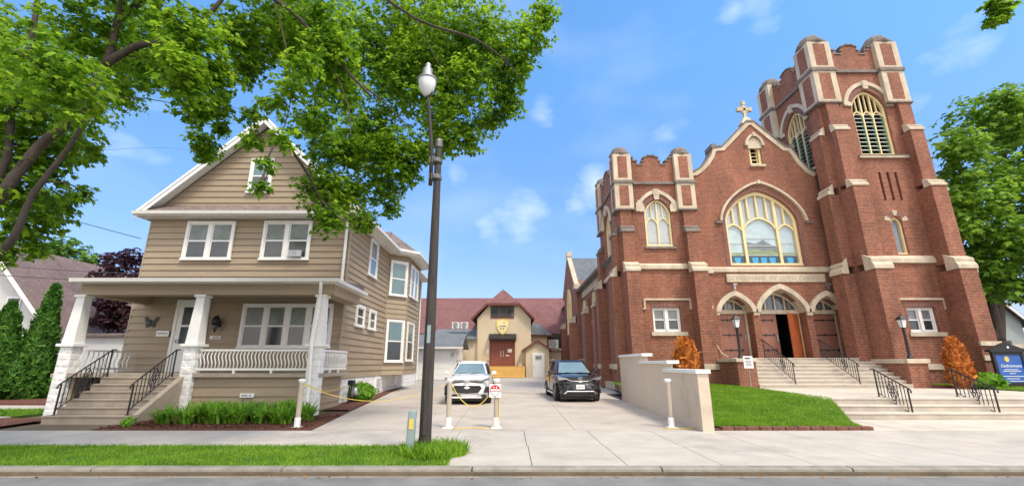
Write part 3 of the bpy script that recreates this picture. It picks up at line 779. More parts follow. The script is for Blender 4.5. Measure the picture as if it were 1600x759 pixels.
# cross
mb = MB(); cx = 14.52
mb.frus(cx, 24.3, 15.75, 16.2, .8, .5, .3, .3); mb.box(cx-.08, cx+.08, 24.22, 24.38, 16.2, 17.28); mb.box(cx-.36, cx+.36, 24.22, 24.38, 16.72, 16.88)
for dx, dz in ((-.36, 16.8), (.36, 16.8), (0, 17.24)): mb.box(cx+dx-.10, cx+dx+.10, 24.2, 24.4, dz-.13, dz+.13)
for q_ in range(12):
    a0 = q_*math.pi/6; mb.box(cx+.22*math.cos(a0)-.05, cx+.22*math.cos(a0)+.05, 24.24, 24.36, 16.8+.22*math.sin(a0)-.05, 16.8+.22*math.sin(a0)+.05)
obj('stone_cross', mb, 'stone', ch, bevel=.01)
# big window
hood(14.45, 5.0, 9.45, 2.42, .13, 23.84, 23.999, name='hood_mould', p=1.4, q=1.75, foot=.0)
mb = MB(); mb.box(11.72, 12.08, 23.86, 23.999, 9.3, 9.42); mb.box(16.84, 17.2, 23.86, 23.999, 9.3, 9.42); obj('hood_stop', mb, 'stonedark', ch)
A = arch(14.35, 4.6, 6.8, 9.45, 2.12, 1.42, 1.75); B = arch(14.35, 4.14, 6.8, 9.45, 1.88, 1.45, 1.75)
mb = MB(); mb.ring(A, B, 23.985, 23.9995, closed=False); obj('brick_arch', mb, 'brick_dark', ch)
mb = MB(); D0 = 24.3
mb.ring(bigA, arch(14.35, 3.8, 7.03, 9.45, 1.66, 1.45, 1.75), D0-.14, D0+.1)
def bigz(x_): return archz(x_, 14.35, 3.9, 9.45, 1.68, 1.45, 1.75)
for x_ in (13.36, 15.30): mb.box(x_-.075, x_+.075, D0-.1, D0+.08, 7.0, bigz(x_))
for x_ in (12.88, 13.78, 14.32, 14.86, 15.80): 
    zb = 9.3 if x_ in (12.88, 15.80) else (9.66 if x_ != 14.32 else 9.8); mb.box(x_-.045, x_+.045, D0-.08, D0+.06, zb, bigz(x_))
for (c_, lw, sp, hh) in ((12.83, .92, 8.98, .40), (14.33, 1.86, 9.05, .72), (15.80, .88, 8.98, .40)):
    mb.ring(arch(c_, lw, sp, sp, hh, 1.35, 1.8, 7)[1:-1], arch(c_, lw-.17, sp, sp, hh-.11, 1.35, 1.8, 7)[1:-1], D0-.1, D0+.07, closed=False)
mb.box(12.25, 16.45, D0-.2, D0-.141, 6.85, 6.97)
bw_ = obj('stained_glass_window', mb, 'cream', ch)
mb = MB(); mb.ext(arch(14.35, 4.05, 6.9, 9.45, 1.82, 1.45, 1.75), D0+.04, D0+.06); obj('pane', mb, 'glasspale', bw_)
for nm, c_, hw, sp, hh in (('side', 12.83, .40, 8.98, .33), ('mid', 14.33, .87, 9.05, .64), ('side', 15.80, .38, 8.98, .33)):
    mb = MB(); mb.ext(arch(c_, 2*hw, 7.5, sp, hh, 1.35, 1.8, 7), D0+.02, D0+.039); obj('pale_light', mb, 'stainsky', bw_)
mb = MB()
mb.ext([(13.5, 7.5), (15.16, 7.5), (15.16, 8.05), (14.9, 8.12), (14.7, 8.25), (14.45, 8.42), (14.3, 8.35), (14.0, 8.2), (13.5, 8.3)], D0+.005, D0+.019)
obj('mountain_glass', mb, 'stainmount', bw_)
mb = MB(); mb.ext([(13.5, 7.5), (15.16, 7.5), (15.16, 7.72), (14.8, 7.85), (14.4, 7.78), (13.9, 7.88), (13.5, 7.8)], D0-.005, D0+.004)
mb.box(12.45, 13.22, D0-.005, D0+.019, 7.5, 7.66); mb.box(15.45, 16.15, D0-.005, D0+.019, 7.5, 7.66); obj('meadow_glass', mb, 'staingreen', bw_)
mb = MB(); 
for a_, b_ in ((12.45, 13.26), (13.46, 15.2), (15.42, 16.2)): mb.box(a_, b_, D0-.004, D0+.03, 7.0, 7.48)
obj('navy_border', mb, 'stainnavy', bw_)
mb = MB()
for c_ in (12.85, 13.84, 14.33, 14.82, 15.82): mb.ext([(c_-.15, 7.13), (c_-.1, 7.06), (c_+.1, 7.06), (c_+.15, 7.13), (c_+.18, 7.38), (c_-.18, 7.38)], D0-.014, D0-.005)
obj('blue_glass', mb, 'stainblue', bw_)
mb = MB()
for z_ in (7.5, 8.06, 8.52): mb.box(13.45, 15.2, D0-.03, D0-.015, z_-.018, z_+.018)
for z_ in (7.5, 8.22): mb.box(12.43, 13.28, D0-.03, D0-.015, z_-.015, z_+.015); mb.box(15.4, 16.2, D0-.03, D0-.015, z_-.015, z_+.015)
obj('saddle_bar', mb, 'lead', bw_)
# small louvred window
gothic(14.62, .72, 12.95, 13.9, .34, 24.2, 'dark', lights=1, louvre=True, fr=.13, name='louvre_window', sub=False)
hood(14.62, 1.12, 14.25, .72, .15, 23.86, 23.999, foot=.08)
mb = MB(); mb.box(14.18, 15.06, 23.86, 23.999, 12.80, 12.92); mb.ext(arch(14.62, .80, 14.0, 14.22, .5), 23.96, 23.9995); obj('stone_sill', mb, 'stone', ch)
# bands and name stone
mb = MB(); mb.ext([(24.0, 6.45), (23.86, 6.48), (23.86, 6.66), (23.99, 6.78), (24.0, 6.78)], 10.9, 18.0, plane='yz'); obj('stone_band', mb, 'stone', ch)
mb = MB(); mb.box(11.9, 17.32, 23.90, 23.998, 5.92, 6.36); ns = obj('name_stone', mb, 'stone', ch, bevel=.01)
obj('carved_lettering', text_mb('GETHSEMANE  EV. LUTH. CHURCH', .345, frame((14.61, 23.895, 6.01), (1, 0, 0), (0, 1, 0)), .006), 'carve', ns)
# portals
for (cx, w_, zt), A in zip(portals, PA):
    hood(cx, w_+.46, 4.3, zt-4.3+.24, .26, 23.84, 24.05, name='portal_arch', p=1.3, q=1.7, foot=.0, key=False)
    mb = MB()   # stone soffit lining
    A1 = arch(cx, w_, 4.3, 4.3, zt-4.3, 1.3, 1.7)[1:-1]; A2 = arch(cx, w_-.04, 4.3, 4.3, zt-4.3-.02, 1.3, 1.7)[1:-1]
    mb.ring(A1, A2, 24.052, 24.79, closed=False); lin = obj('soffit_lining', mb, 'stone', ch)
    mb = MB(); k = len(A2); n0 = 0
    for s_, e_ in ((int(k*.26), int(k*.42)), (int(k*.58), int(k*.74))):
        q1 = [(x_-(.012 if x_ > cx else -.012), z_-.014) for x_, z_ in A2[s_:e_+1]]
        mb.ring(A2[s_:e_+1], q1, 24.2, 24.7, closed=False)
    obj('brick_soffit', mb, 'brick_dark', lin)
for x_ in (13.1, 13.2, 13.3, 15.99, 16.1, 16.3): pass
mb = MB()
for cx in (11.13, 13.27, 16.14, 18.05): mb.box(cx-.15, min(cx+.15, 18.04), 23.90, 23.999, 4.12, 4.30)
obj('impost', mb, 'stone', ch)
mb = MB(); mb.box(10.9, 18.04, 24.801, 25.4, 4.33, 5.75); 
for a_, b_ in ((10.9, 11.5), (12.9, 13.6), (16.05, 16.45), (18.0, 18.04)): mb.box(a_, b_, 24.86, 25.4, 1.8, 4.33)
obj('portal_back_wall', mb, 'brick', ch)
# tympana and doors at 24.75
def tymp(cx, w_, zt, n_):
    y_ = 24.66; A = arch(cx, w_-.05, 4.33, 4.38, zt-4.48, 1.35, 1.8); B = arch(cx, w_-.34, 4.48, 4.5, zt-4.76, 1.35, 1.8)
    mb = MB(); mb.ring(A, B, y_-.06, y_+.1); iw = w_-.34
    for k in range(1, n_):
        x_ = cx-iw/2+iw*k/n_; mb.box(x_-.04, x_+.04, y_-.05, y_+.08, 4.45, archz(x_, cx, iw, 4.5, zt-4.76, 1.35, 1.8)+.02)
    mb.box(cx-w_/2+.03, cx+w_/2-.03, y_-.10, y_-.061, 4.25, 4.44)
    mb.box(cx-w_/2+.005, cx-w_/2+.12, y_-.05, y_+.1, 1.9, 4.25); mb.box(cx+w_/2-.12, cx+w_/2-.005, y_-.05, y_+.1, 1.9, 4.25)
    f_ = obj('fanlight', mb, 'stone', ch)
    mb = MB(); mb.ext(arch(cx, iw+.1, 4.43, 4.5, zt-4.72, 1.35, 1.8), y_+.02, y_+.04); obj('pane', mb, 'glass', f_)
    g_ = random.Random(int(cx*10)); mb = MB()
    for k in range(n_):
        c_ = cx-iw/2+iw*(k+.5)/n_; zt_ = archz(c_, cx, iw, 4.5, zt-4.76, 1.35, 1.8)
        for q_ in range(5): 
            zz = 4.55+(zt_-4.6)*q_/5; mb.box(c_-.10+g_.uniform(-.03, .03), c_+.10, y_+.005, y_+.019, zz, zz+.05)
    obj('leaded_glass', mb, 'glassgrey', f_)
for (cx, w_, zt), n_ in zip(portals, (3, 4, 3)): tymp(cx, w_, zt, n_)
def leaf_door(x0, x1, xf=None, mname='browndoor', y_=24.68, hinge_left=True, handle=True):
    mb = MB(xf); mb.box(x0, x1, y_, y_+.06, 1.9, 4.24)
    for k in range(1, 5): 
        x_ = x0+(x1-x0)*k/5; mb.box(x_-.006, x_+.006, y_-.006, y_-.0005, 1.95, 4.2)
    d_ = obj('door', mb, mname, ch)
    for z_ in (2.32, 3.12, 3.92):
        hb = MB(xf); L = (x1-x0)*.8; a_ = x0+.03 if hinge_left else x1-.03-L
        hb.box(a_, a_+L, y_-.022, y_-.007, z_-.025, z_+.025)
        for t_ in (.0, .45, .95): hb.box(a_+L*t_-.03, a_+L*t_+.03, y_-.026, y_-.006, z_-.07, z_+.07)
        obj('strap_hinge', hb, 'iron', d_)
    if handle:
        hb = MB(xf); x_ = x1-.1 if hinge_left else x0+.1; hb.box(x_-.04, x_+.04, y_-.05, y_-.007, 2.8, 3.12); obj('handle', hb, 'metal', d_)
    return d_
leaf_door(11.43, 12.99); leaf_door(13.60, 14.72)
leaf_door(16.46, 17.95, hinge_left=False)
dv = Vector((-.82, -.57, 0)).normalized()
leaf_door(0, 1.1, frame((15.84, 24.62, 0), dv, (-dv.y, dv.x, 0)), 'orangedoor', 0, handle=False).__setitem__('label', 'varnished orange brown door leaf standing open')
mb = MB(frame((15.84, 24.62, 0), dv, (-dv.y, dv.x, 0))); mb.box(-.05, -.002, -.03, .07, 1.9, 4.24); obj('door_edge', mb, 'doorlight', ch)
mb = MB(); mb.box(13.7, 15.8, 25.401, 27.8, 1.7, 4.4); 
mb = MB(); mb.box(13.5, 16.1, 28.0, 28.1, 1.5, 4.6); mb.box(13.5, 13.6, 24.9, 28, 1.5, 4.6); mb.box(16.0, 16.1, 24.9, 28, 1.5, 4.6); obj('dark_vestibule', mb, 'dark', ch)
# small camera / lights above portals
for x_ in (12.2, 17.3):
    mb = MB(); mb.box(x_-.05, x_+.05, 23.75, 23.83, 5.5, 5.72); mb.box(x_-.11, x_+.11, 23.68, 23.83, 5.72, 5.80); obj('floodlight', mb, 'metal', ch)

# ---- nave behind and transept
mb = MB(); mb.box(6.1, 23.0, 28.2, 60, .3, 7.6); obj('nave_wall', mb, 'brick', ch)
mb = MB(); mb.ext([(5.75, 7.55), (14.55, 15.6), (23.35, 7.55), (23.1, 7.4), (14.55, 15.2), (6.0, 7.4)], 24.81, 60, plane='xz'); obj('nave_roof', mb, 'slate', ch)
mb = MB(); mb.box(5.55, 5.75, 28.0, 38.0, 7.42, 7.58); obj('nave_gutter', mb, 'stonedark', ch)
mb = MB(); mb.box(6.0, 6.099, 28.2, 37.2, 6.85, 7.38); mb.box(5.98, 6.099, 28.2, 37.2, 1.33, 1.6); obj('cornice_band', mb, 'stone', ch)
for y_ in (29.2, 33.3):
    buttress(y_-.45, y_+.45, 5.45, 6.099, .3, 5.2, 5.75, 5.8, xf=WEST(0))
    mb = MB(WEST(0)); mb.box(y_-.4, y_+.4, 5.8, 6.099, 5.2, 6.4); obj('buttress', mb, 'brick', ch)
for y_ in (31.2, 35.4):
    gothic(y_, 1.1, 4.6, 5.9, .6, 5.98, 'glassgrey', xf=WEST(0), lights=2, fr=.1)
    mb = MB(WEST(0)); mb.box(y_-.8, y_+.8, 5.85, 6.099, 4.35, 4.55); obj('stone_sill', mb, 'stone', ch)
mb = MB(); mb.ext([(37.2, .3), (37.2, 8.0), (41.4, 11.3), (45.6, 8.0), (45.6, .3)], 5.6, 14, plane='yz'); obj('transept_wall', mb, 'brick', ch)
mb = MB(); mb.ext([(37.1, 7.9), (37.1, 8.12), (41.4, 11.62), (45.7, 8.12), (45.7, 7.9), (41.4, 11.4)], 5.45, 5.85, plane='yz'); mb.box(5.4, 5.9, 41.1, 41.7, 11.5, 11.95); mb.box(5.4, 5.95, 36.9, 37.5, 7.7, 8.1); obj('gable_coping', mb, 'stone', ch)
mb = MB(); mb.ext([(37.0, 7.7), (41.4, 11.25), (45.8, 7.7), (41.4, 11.4)], 5.851, 15, plane='yz'); mb.ext([(36.9, 7.75), (41.4, 11.35), (41.4, 11.22), (36.9, 7.6)], 5.86, 16, plane='yz'); obj('transept_roof', mb, 'slate', ch)
gothic(41.0, 2.4, 4.2, 6.8, 1.5, 5.5, 'glassgrey', xf=WEST(0), lights=3, fr=.14)
for y_ in (37.9, 44.6): buttress(y_-.45, y_+.45, 5.05, 5.6, .3, 4.9, 5.5, 5.5, xf=WEST(0))
mb = MB(); mb.tube([(5.95, 36.9, 7.4), (5.95, 36.9, .4)], .06, 8); obj('downspout', mb, 'stonedark', ch)
mb = MB(); mb.box(6.02, 6.098, 30.9, 31.5, 2.2, 3.2); obj('side_vent', mb, 'white', ch)

# ---- left tower
LX0, LX1, LY = 5.98, 10.25, 23.2
LY1 = 28.2
wA = arch(8.17, 1.46, 7.75, 9.55, .93, 1.5, 1.8); rw = [(7.44, 3.19), (7.44, 4.45), (8.90, 4.45), (8.90, 3.19)]
mb = MB(); mb.holes([(LX0, .3), (LX1, .3), (LX1, 11.35), (LX0, 11.35)], [wA, rw], LY, LY+.5, 0, [LY+.32, LY+.28]); 
mb.box(LX0+.5, LX1, LY+.502, LY1, .3, 11.4)
sA = arch(25.9, 1.5, 7.75, 9.55, .93, 1.5, 1.8)
mw = MB(WEST(0)); mw.holes([(LY+.503, .3), (LY1, .3), (LY1, 11.35), (LY+.503, 11.35)], [sA], LX0, LX0+.498, 0, [LX0+.3])
t1 = obj('tower_wall', mb, 'brick', ch); obj('tower_wall', mw, 'brick', ch)
gothic(8.17, 1.44, 7.76, 9.55, .91, LY+.18, 'glasspale', lights=2, p=1.5, q=1.8, top=9.05)
gothic(25.9, 1.48, 7.76, 9.55, .91, LX0+.18, 'glasspale', lights=2, p=1.5, q=1.8, top=9.05, xf=WEST(0))
for xf, c_, y_ in ((None, 8.17, LY), (WEST(0), 25.9, LX0)):
    hood(c_, 2.36, 9.75, 1.26, .20, y_-.10, y_-.001, xf=xf, foot=0, p=1.6, q=1.9)
    A = arch(c_, 1.94, 9.6, 9.75, 1.0, 1.6, 1.9)
    mb = MB(xf); mb.ring(A, arch(c_, 1.48, 9.6, 9.75, .74, 1.6, 1.9), y_-.03, y_-.0005, closed=False); obj('brick_arch', mb, 'brick_dark', ch)
    mb = MB(xf)
    for s_ in (-1, 1): mb.ext([(c_+s_*1.2, 9.72), (c_+s_*.72, 9.72), (c_+s_*.70, 10.0), (c_+s_*.82, 10.3), (c_+s_*1.02, 10.42), (c_+s_*1.16, 10.2)], y_-.08, y_-.031)
    mb.ext([(c_-.12, 10.42), (c_+.12, 10.42), (c_+.2, 11.0), (c_-.2, 11.0)], y_-.12, y_-.032); obj('voussoir', mb, 'stone', ch)
    mb = MB(xf); mb.box(c_-.85, c_+.85, y_-.1, y_-.001, 7.6, 7.72); obj('stone_sill', mb, 'stonedark', ch)
# small paired window with white sashes
def pairwin(xa, xb, za, zb, y_):
    mb = MB(); mid = (xa+xb)/2
    mb.box(xa+.01, xb-.01, y_+.12, y_+.26, zb-.09, zb-.01); mb.box(xa+.01, xb-.01, y_+.12, y_+.26, za+.01, za+.09); mb.box(mid-.08, mid+.08, y_+.09, y_+.26, za+.09, zb-.09)
    for a_ in (xa+.01, xb-.09): mb.box(a_, a_+.08, y_+.12, y_+.26, za+.09, zb-.09)
    f_ = obj('sash_window', mb, 'white', ch)
    for a_, b_ in ((xa+.09, mid-.08), (mid+.08, xb-.09)):
        s_ = MB(); zm = (za+zb)/2
        s_.box(a_, b_, y_+.16, y_+.2, zm-.03, zm+.03); s_.box(a_, b_, y_+.16, y_+.2, za+.09, za+.14); s_.box(a_, b_, y_+.16, y_+.2, zb-.14, zb-.09)
        s_.box(a_, a_+.05, y_+.17, y_+.21, za+.14, zb-.14); s_.box(b_-.05, b_, y_+.17, y_+.21, za+.14, zb-.14); obj('sash', s_, 'white', f_)
        p_ = MB(); p_.box(a_+.02, b_-.02, y_+.22, y_+.235, za+.1, zm); obj('pane', p_, 'shade2', f_)
        p_ = MB(); p_.box(a_+.02, b_-.02, y_+.22, y_+.235, zm+.001, zb-.1); obj('pane', p_, 'glassgrey', f_)
    m2 = MB(); m2.box(xa-.15, xb+.25, y_-.10, y_+.1, za-.2, za-.005); obj('stone_sill', m2, 'stone', ch)
    m2 = MB(); m2.box(xa-.45, xb+.6, y_-.09, y_-.001, zb+.36, zb+.46); 
    for a_ in (xa-.45, xb+.5): m2.box(a_, a_+.10, y_-.09, y_-.001, zb-.04, zb+.36)
    m2.box(xa-.60, xa-.35, y_-.085, y_-.0012, zb-.12, zb-.041); m2.box(xb+.5, xb+.8, y_-.085, y_-.0012, zb-.12, zb-.041); obj('label_mould', m2, 'stone', ch)
    m2 = MB(); m2.box(xa-.1, xb+.1, y_-.012, y_-.001, zb+.002, zb+.24); obj('brick_lintel', m2, 'brick_dark', ch)
pairwin(7.44, 8.90, 3.19, 4.45, LY)
mb = MB(); mb.ext([(LY, 6.45), (LY-.13, 6.48), (LY-.13, 6.66), (LY, 6.80)], 6.65, 9.5, plane='yz'); obj('stone_band', mb, 'stone', ch)
mb = MB(); mb.ext([(LX0, 6.40), (LX0-.13, 6.43), (LX0-.13, 6.61), (LX0, 6.75)], 23.9, 27.3, plane='xz'); obj('stone_band', mb, 'stone', ch)
for (x0, x1) in ((6.02, 6.70), (9.48, 10.22)):
    buttress(x0, x1, 22.38, LY-.001, .3, 6.22, 6.82, 22.85)
    buttress(x0+.02, x1-.02, 22.76, LY-.002, 6.6, 8.45, 8.92, 23.12, cap='stonedark')
    mb = MB(); mb.box(x0+.03, x1-.03, 23.0, LY-.003, 8.7, 9.75); obj('buttress', mb, 'brick', ch)
for y_ in (23.75, 27.75):
    buttress(y_-.4, y_+.4, 5.45, LX0-.001, .3, 6.1, 6.7, 5.75, xf=WEST(0))
    buttress(y_-.38, y_+.38, 5.68, LX0-.002, 6.4, 8.4, 8.9, 5.93, xf=WEST(0), cap='stonedark')
mb = MB(); mb.box(5.44, 10.3, 22.36, LY, .25, .62); mb.box(5.6, LX0, LY, 28.3, .25, .62); obj('plinth', mb, 'stone', ch)
mb = MB(); mb.box(5.40, 6.74, 22.32, 22.379, 1.33, 1.6); mb.box(6.70, 9.47, LY-.07, LY-.001, 1.33, 1.6); mb.box(LX0-.07, LX0-.001, 24.16, 27.34, 1.33, 1.6)
mb.box(5.38, 5.449, 23.34, 24.16, 1.33, 1.6); mb.box(5.38, 5.449, 27.34, 28.16, 1.33, 1.6); mb.box(9.47, 10.24, 22.32, 22.379, 1.33, 1.6); obj('water_table', mb, 'stone', ch)
mb = MB(WEST(0)); mb.box(25.3, 25.9, LX0-.05, LX0-.001, 4.85, 4.98); mb.box(25.35, 25.85, LX0-.03, LX0-.0012, 2.6, 4.8); obj('blind_panel', mb, 'brick_dark', ch)
for cx_, cy_ in ((6.34, 23.45), (9.80, 23.45), (6.34, 27.85)): turret(cx_, cy_, 1.0, 9.84, 11.34, 11.5, 13.12, 13.66)
mb = MB(); mb.box(6.8, 9.34, LY-.11, LY+.2, 11.34, 11.5); mb.box(LX0-.12, LX0+.2, 23.9, 27.4, 11.34, 11.5); mb.box(LX0, LX1, LY+.2, LY1, 11.38, 11.48); obj('cornice', mb, 'stonedark', ch)
def battle(a0, a1, zb, zl, zm, zt, sc=1.0):
    w_ = a1-a0; c_ = (a0+a1)/2; r_ = .20*w_
    return [(a0, zb), (a0, zm), (a0+.08*w_, zm), (a0+.08*w_, (zm+zl)/2+.03), (a0+.17*w_, (zm+zl)/2+.03), (a0+.17*w_, zl), (a0+.29*w_, zl), (a0+.29*w_, (zl+zm)/2), (a0+.33*w_, (zl+zm)/2), (a0+.33*w_, zm), (c_-.06*w_, zt), (c_+.06*w_, zt), (a1-.33*w_, zm), (a1-.33*w_, (zl+zm)/2), (a1-.29*w_, (zl+zm)/2), (a1-.29*w_, zl), (a1-.17*w_, zl), (a1-.17*w_, (zm+zl)/2+.03), (a1-.08*w_, (zm+zl)/2+.03), (a1-.08*w_, zm), (a1, zm), (a1, zb)]
parapet(battle(6.84, 9.3, 11.5, 12.55, 12.98, 13.1), LY+.02, LY+.35)
parapet(battle(23.95, 27.35, 11.5, 12.55, 12.98, 13.1), LX0+.02, LX0+.35, WEST(0))
mb = MB(); mb.box(9.9, 10.2, LY+.35, LY1-.1, 11.48, 12.5); mb.box(LX0+.4, 9.9, LY1-.3, LY1, 11.48, 12.5); obj('rear_parapet', mb, 'brick', ch)
mb = MB(); mb.box(10.05, 10.9, 23.4, 24.0, .3, 6.3); obj('buttress', mb, 'brick', ch)
mb = MB(); mb.ext([(10.2, 6.3), (10.2, 6.9), (10.45, 6.8), (10.75, 6.55), (10.95, 6.45), (10.95, 6.3)], 23.3, 24.0); obj('sloped_cap', mb, 'stone', ch)
mb = MB(); mb.tube([(10.62, 23.36, 5.7), (10.62, 23.36, 2.6), (10.85, 23.3, 2.1), (10.95, 22.9, 1.95)], .03, 8); mb.box(10.52, 10.7, 23.3, 23.38, 4.4, 4.55); obj('conduit', mb, 'stone', ch)
# diagonal stepped pipe
# ---- right tower
TX0, TX1, TY, TY1 = 18.0, 23.0, 22.5, 27.5
bA = arch(20.66, 1.96, 12.85, 15.75, 1.2, 1.5, 1.8); rw = [(20.1, 3.12), (20.1, 4.37), (21.55, 4.37), (21.55, 3.12)]; lA = arch(20.68, .6, 7.14, 8.8, .42)
sl = [[(x_-.07, 10.15), (x_-.07, 11.8), (x_+.07, 11.8), (x_+.07, 10.15)] for x_ in (20.38, 20.83, 21.27)]
mb = MB(); mb.holes([(TX0, .3), (TX1, .3), (TX1, 18.2), (TX0, 18.2)], [bA, rw, lA]+sl, TY, TY+.5, 0, [TY+.5, TY+.28, TY+.35, TY+.3, TY+.3, TY+.3])
mb.box(TX0+.5, TX1, TY+.95, TY1, .3, 18.2); mb.box(TX0+.5, TX1, TY+.502, TY+.95, .3, 12.7); mb.box(TX0+.5, TX1, TY+.502, TY+.95, 17.2, 18.2)
obj('tower_wall', mb, 'brick', ch)
sA = arch(25.0, 1.96, 12.85, 15.75, 1.2, 1.5, 1.8)
mw = MB(WEST(0)); mw.holes([(TY+.503, .3), (TY1, .3), (TY1, 18.2), (TY+.503, 18.2)], [sA], TX0, TX0+.498, 0, [TX0+.49]); obj('tower_wall', mw, 'brick', ch)
gothic(20.66, 1.94, 12.86, 15.75, 1.18, TY+.22, 'dark', lights=3, louvre=True, p=1.5, q=1.8, top=15.35, name='belfry_window', fr=.11)
gothic(25.0, 1.94, 12.86, 15.75, 1.18, TX0+.22, 'dark', lights=3, louvre=True, p=1.5, q=1.8, top=15.35, name='belfry_window', fr=.11, xf=WEST(0))
for xf, c_, y_ in ((None, 20.66, TY), (WEST(0), 25.0, TX0)):
    hood(c_, 2.86, 15.95, 1.55, .22, y_-.10, y_-.001, xf=xf, foot=0, p=1.7, q=1.9)
    mb = MB(xf); mb.ring(arch(c_, 2.42, 15.8, 15.95, 1.28, 1.7, 1.9), arch(c_, 2.0, 15.8, 15.9, 1.06, 1.5, 1.8), y_-.03, y_-.0005, closed=False); obj('brick_arch', mb, 'brick_dark', ch)
    mb = MB(xf); mb.ext([(c_-.13, 17.0), (c_+.13, 17.0), (c_+.2, 17.5), (c_-.2, 17.5)], y_-.13, y_-.032)
    for s_ in (-1, 1): mb.ext([(c_+s_*1.42, 15.9), (c_+s_*.99, 15.9), (c_+s_*1.0, 16.12), (c_+s_*1.38, 16.3)], y_-.085, y_-.031)
    obj('voussoir', mb, 'stone', ch)
    mb = MB(xf); mb.box(c_-1.25, c_+(2.1 if xf is None else 1.25), y_-.14, y_-.001, 12.62, 12.74); mb.box(c_-1.25, c_+(2.1 if xf is None else 1.25), y_-.16, y_-.001, 12.741, 12.80, 1); obj('stone_sill', mb, ['stone', 'stonedark'], ch)
gothic(20.68, .58, 7.15, 8.8, .4, TY+.2, 'glassgrey', lights=1, fr=.08, sub=False, name='lancet_window')
mb = MB()
for k in range(7):
    a0 = R(10+k*160/7); a1 = R(10+(k+1)*160/7); A_ = [(20.68+.34*math.cos(a), 8.88+.40*math.sin(a)) for a in (a0, a1)]; B_ = [(20.68+.66*math.cos(a), 8.88+.70*math.sin(a)) for a in (a1, a0)]
    mb.ext(A_+B_, TY-.03, TY-.001, 0 if k in (0, 3, 6) else 1)
obj('voussoir', mb, ['stone', 'brick_dark'], ch)
mb = MB()
for x_ in (20.38, 20.83, 21.27): mb.box(x_-.08, x_+.08, TY+.3, TY+.32, 10.1, 11.85)
obj('slot_backing', mb, 'brick_dark', ch)
pairwin(20.1, 21.55, 3.12, 4.37, TY)
mb = MB(); mb.ext([(TY, 6.62), (TY-.13, 6.66), (TY-.13, 6.88), (TY, 7.06)], 18.75, 22.2, plane='yz'); obj('stone_band', mb, 'stone', ch)
for (x0, x1) in ((18.0, 18.82), (22.12, 22.95)):
    buttress(x0-.06, x1-.02, 21.25, TY-.001, .3, 6.12, 6.95, 21.85)
    buttress(x0+.02, x1-.02, 21.6, TY-.002, 6.5, 10.65, 11.15, 21.98, cap='stone')
    buttress(x0+.04, x1-.04, 21.95, TY-.003, 10.9, 14.1, 14.62, 22.3, cap='stone')
    mb = MB(); mb.box(x0+.06, x1-.06, 22.25, TY-.004, 14.3, 16.0); obj('buttress', mb, 'brick', ch)
for y_ in (23.0,):
    buttress(y_-.42, y_+.42, 17.3, TX0-.001, .3, 6.12, 6.95, 17.62, xf=WEST(0))
    buttress(y_-.40, y_+.40, 17.42, TX0-.002, 6.5, 10.5, 11.1, 17.7, xf=WEST(0))
    buttress(y_-.38, y_+.38, 17.6, TX0-.003, 10.9, 14.1, 14.62, 17.88, xf=WEST(0))
    mb = MB(WEST(0)); mb.box(y_-.36, y_+.36, 17.8, TX0-.004, 14.3, 16.0); obj('buttress', mb, 'brick', ch)
buttress(22.2, 23.05, -23.9, -23.001, .3, 6.1, 6.9, -23.4, xf=lambda a, b_, c: (-b_, a, c))
buttress(22.22, 23.02, -23.6, -23.002, 6.5, 10.6, 11.1, -23.2, xf=lambda a, b_, c: (-b_, a, c))
for cx_, cy_ in ((18.33, 22.9), (22.32, 22.9), (18.33, 27.1), (22.32, 27.1)): turret(cx_, cy_, 1.32, 16.06, 18.1, 18.3, 20.1, 20.78)
mb = MB(); mb.box(18.95, 21.7, TY-.12, TY+.2, 18.1, 18.3); mb.box(TX0-.12, TX0+.2, 23.5, 26.5, 18.1, 18.3); mb.box(TX0, TX1, TY+.2, TY1, 18.18, 18.28); obj('cornice', mb, 'stonedark', ch)
parapet(battle(18.97, 21.68, 18.3, 19.4, 19.92, 20.05), TY+.02, TY+.4)
parapet(battle(23.55, 26.45, 18.3, 19.4, 19.92, 20.05), TX0+.02, TX0+.4, WEST(0))
mb = MB(); mb.box(22.55, 22.9, 23.5, 26.5, 18.28, 19.4); mb.box(18.9, 21.8, TY1-.35, TY1-.02, 18.28, 19.4); obj('rear_parapet', mb, 'brick', ch)
mb = MB(); mb.box(18.8, 22.1, TY-.08, TY-.001, 1.33, 1.6); mb.box(22.06, 22.93, 21.19, 21.249, 1.75, 1.98); mb.box(22.0, 23.0, 21.14, 21.248, 2.42, 2.62); mb.box(18.8, 22.1, TY-.05, TY-.001, .3, .6); obj('water_table', mb, 'stone', ch)
# low brick wall running on to the right
mb = MB(); mb.box(23.9, 36, 22.9, 23.3, .3, 2.35); mb.box(23.9, 36, 22.85, 23.35, 2.35, 2.55, 1); tag(obj('boundary_wall', mb, ['brick', 'stone']), 'low red brick wall with stone coping behind the blue notice board', 'wall')
# downpipe at the corner of gable wall and tower
mb = MB(); mb.tube([(17.84, 23.72, 12.2), (17.84, 23.72, 2.0)], .075, 8); mb.box(17.8, 18.0, 23.7, 23.95, 6.7, 7.0); obj('downspout', mb, 'iron', ch)
# upper steps, cheek walls
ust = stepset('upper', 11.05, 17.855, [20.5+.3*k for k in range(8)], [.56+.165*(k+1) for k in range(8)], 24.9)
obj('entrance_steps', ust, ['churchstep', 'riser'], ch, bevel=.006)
mb = MB(); mb.box(10.2, 11.04, 20.55, 23.3, .3, 1.68); mb.box(17.86, 18.75, 20.55, 21.24, .3, 1.62); mb.box(17.86, 17.935, 21.24, 22.57, .3, 1.62); obj('cheek_wall', mb, 'brick', ch)
mb = MB(); mb.box(10.14, 11.1, 20.48, 23.36, 1.681, 1.84); mb.box(17.80, 18.85, 20.48, 21.23, 1.621, 1.82); mb.box(17.80, 17.935, 21.23, 22.57, 1.621, 1.82); obj('cheek_coping', mb, 'stone', ch, bevel=.01)
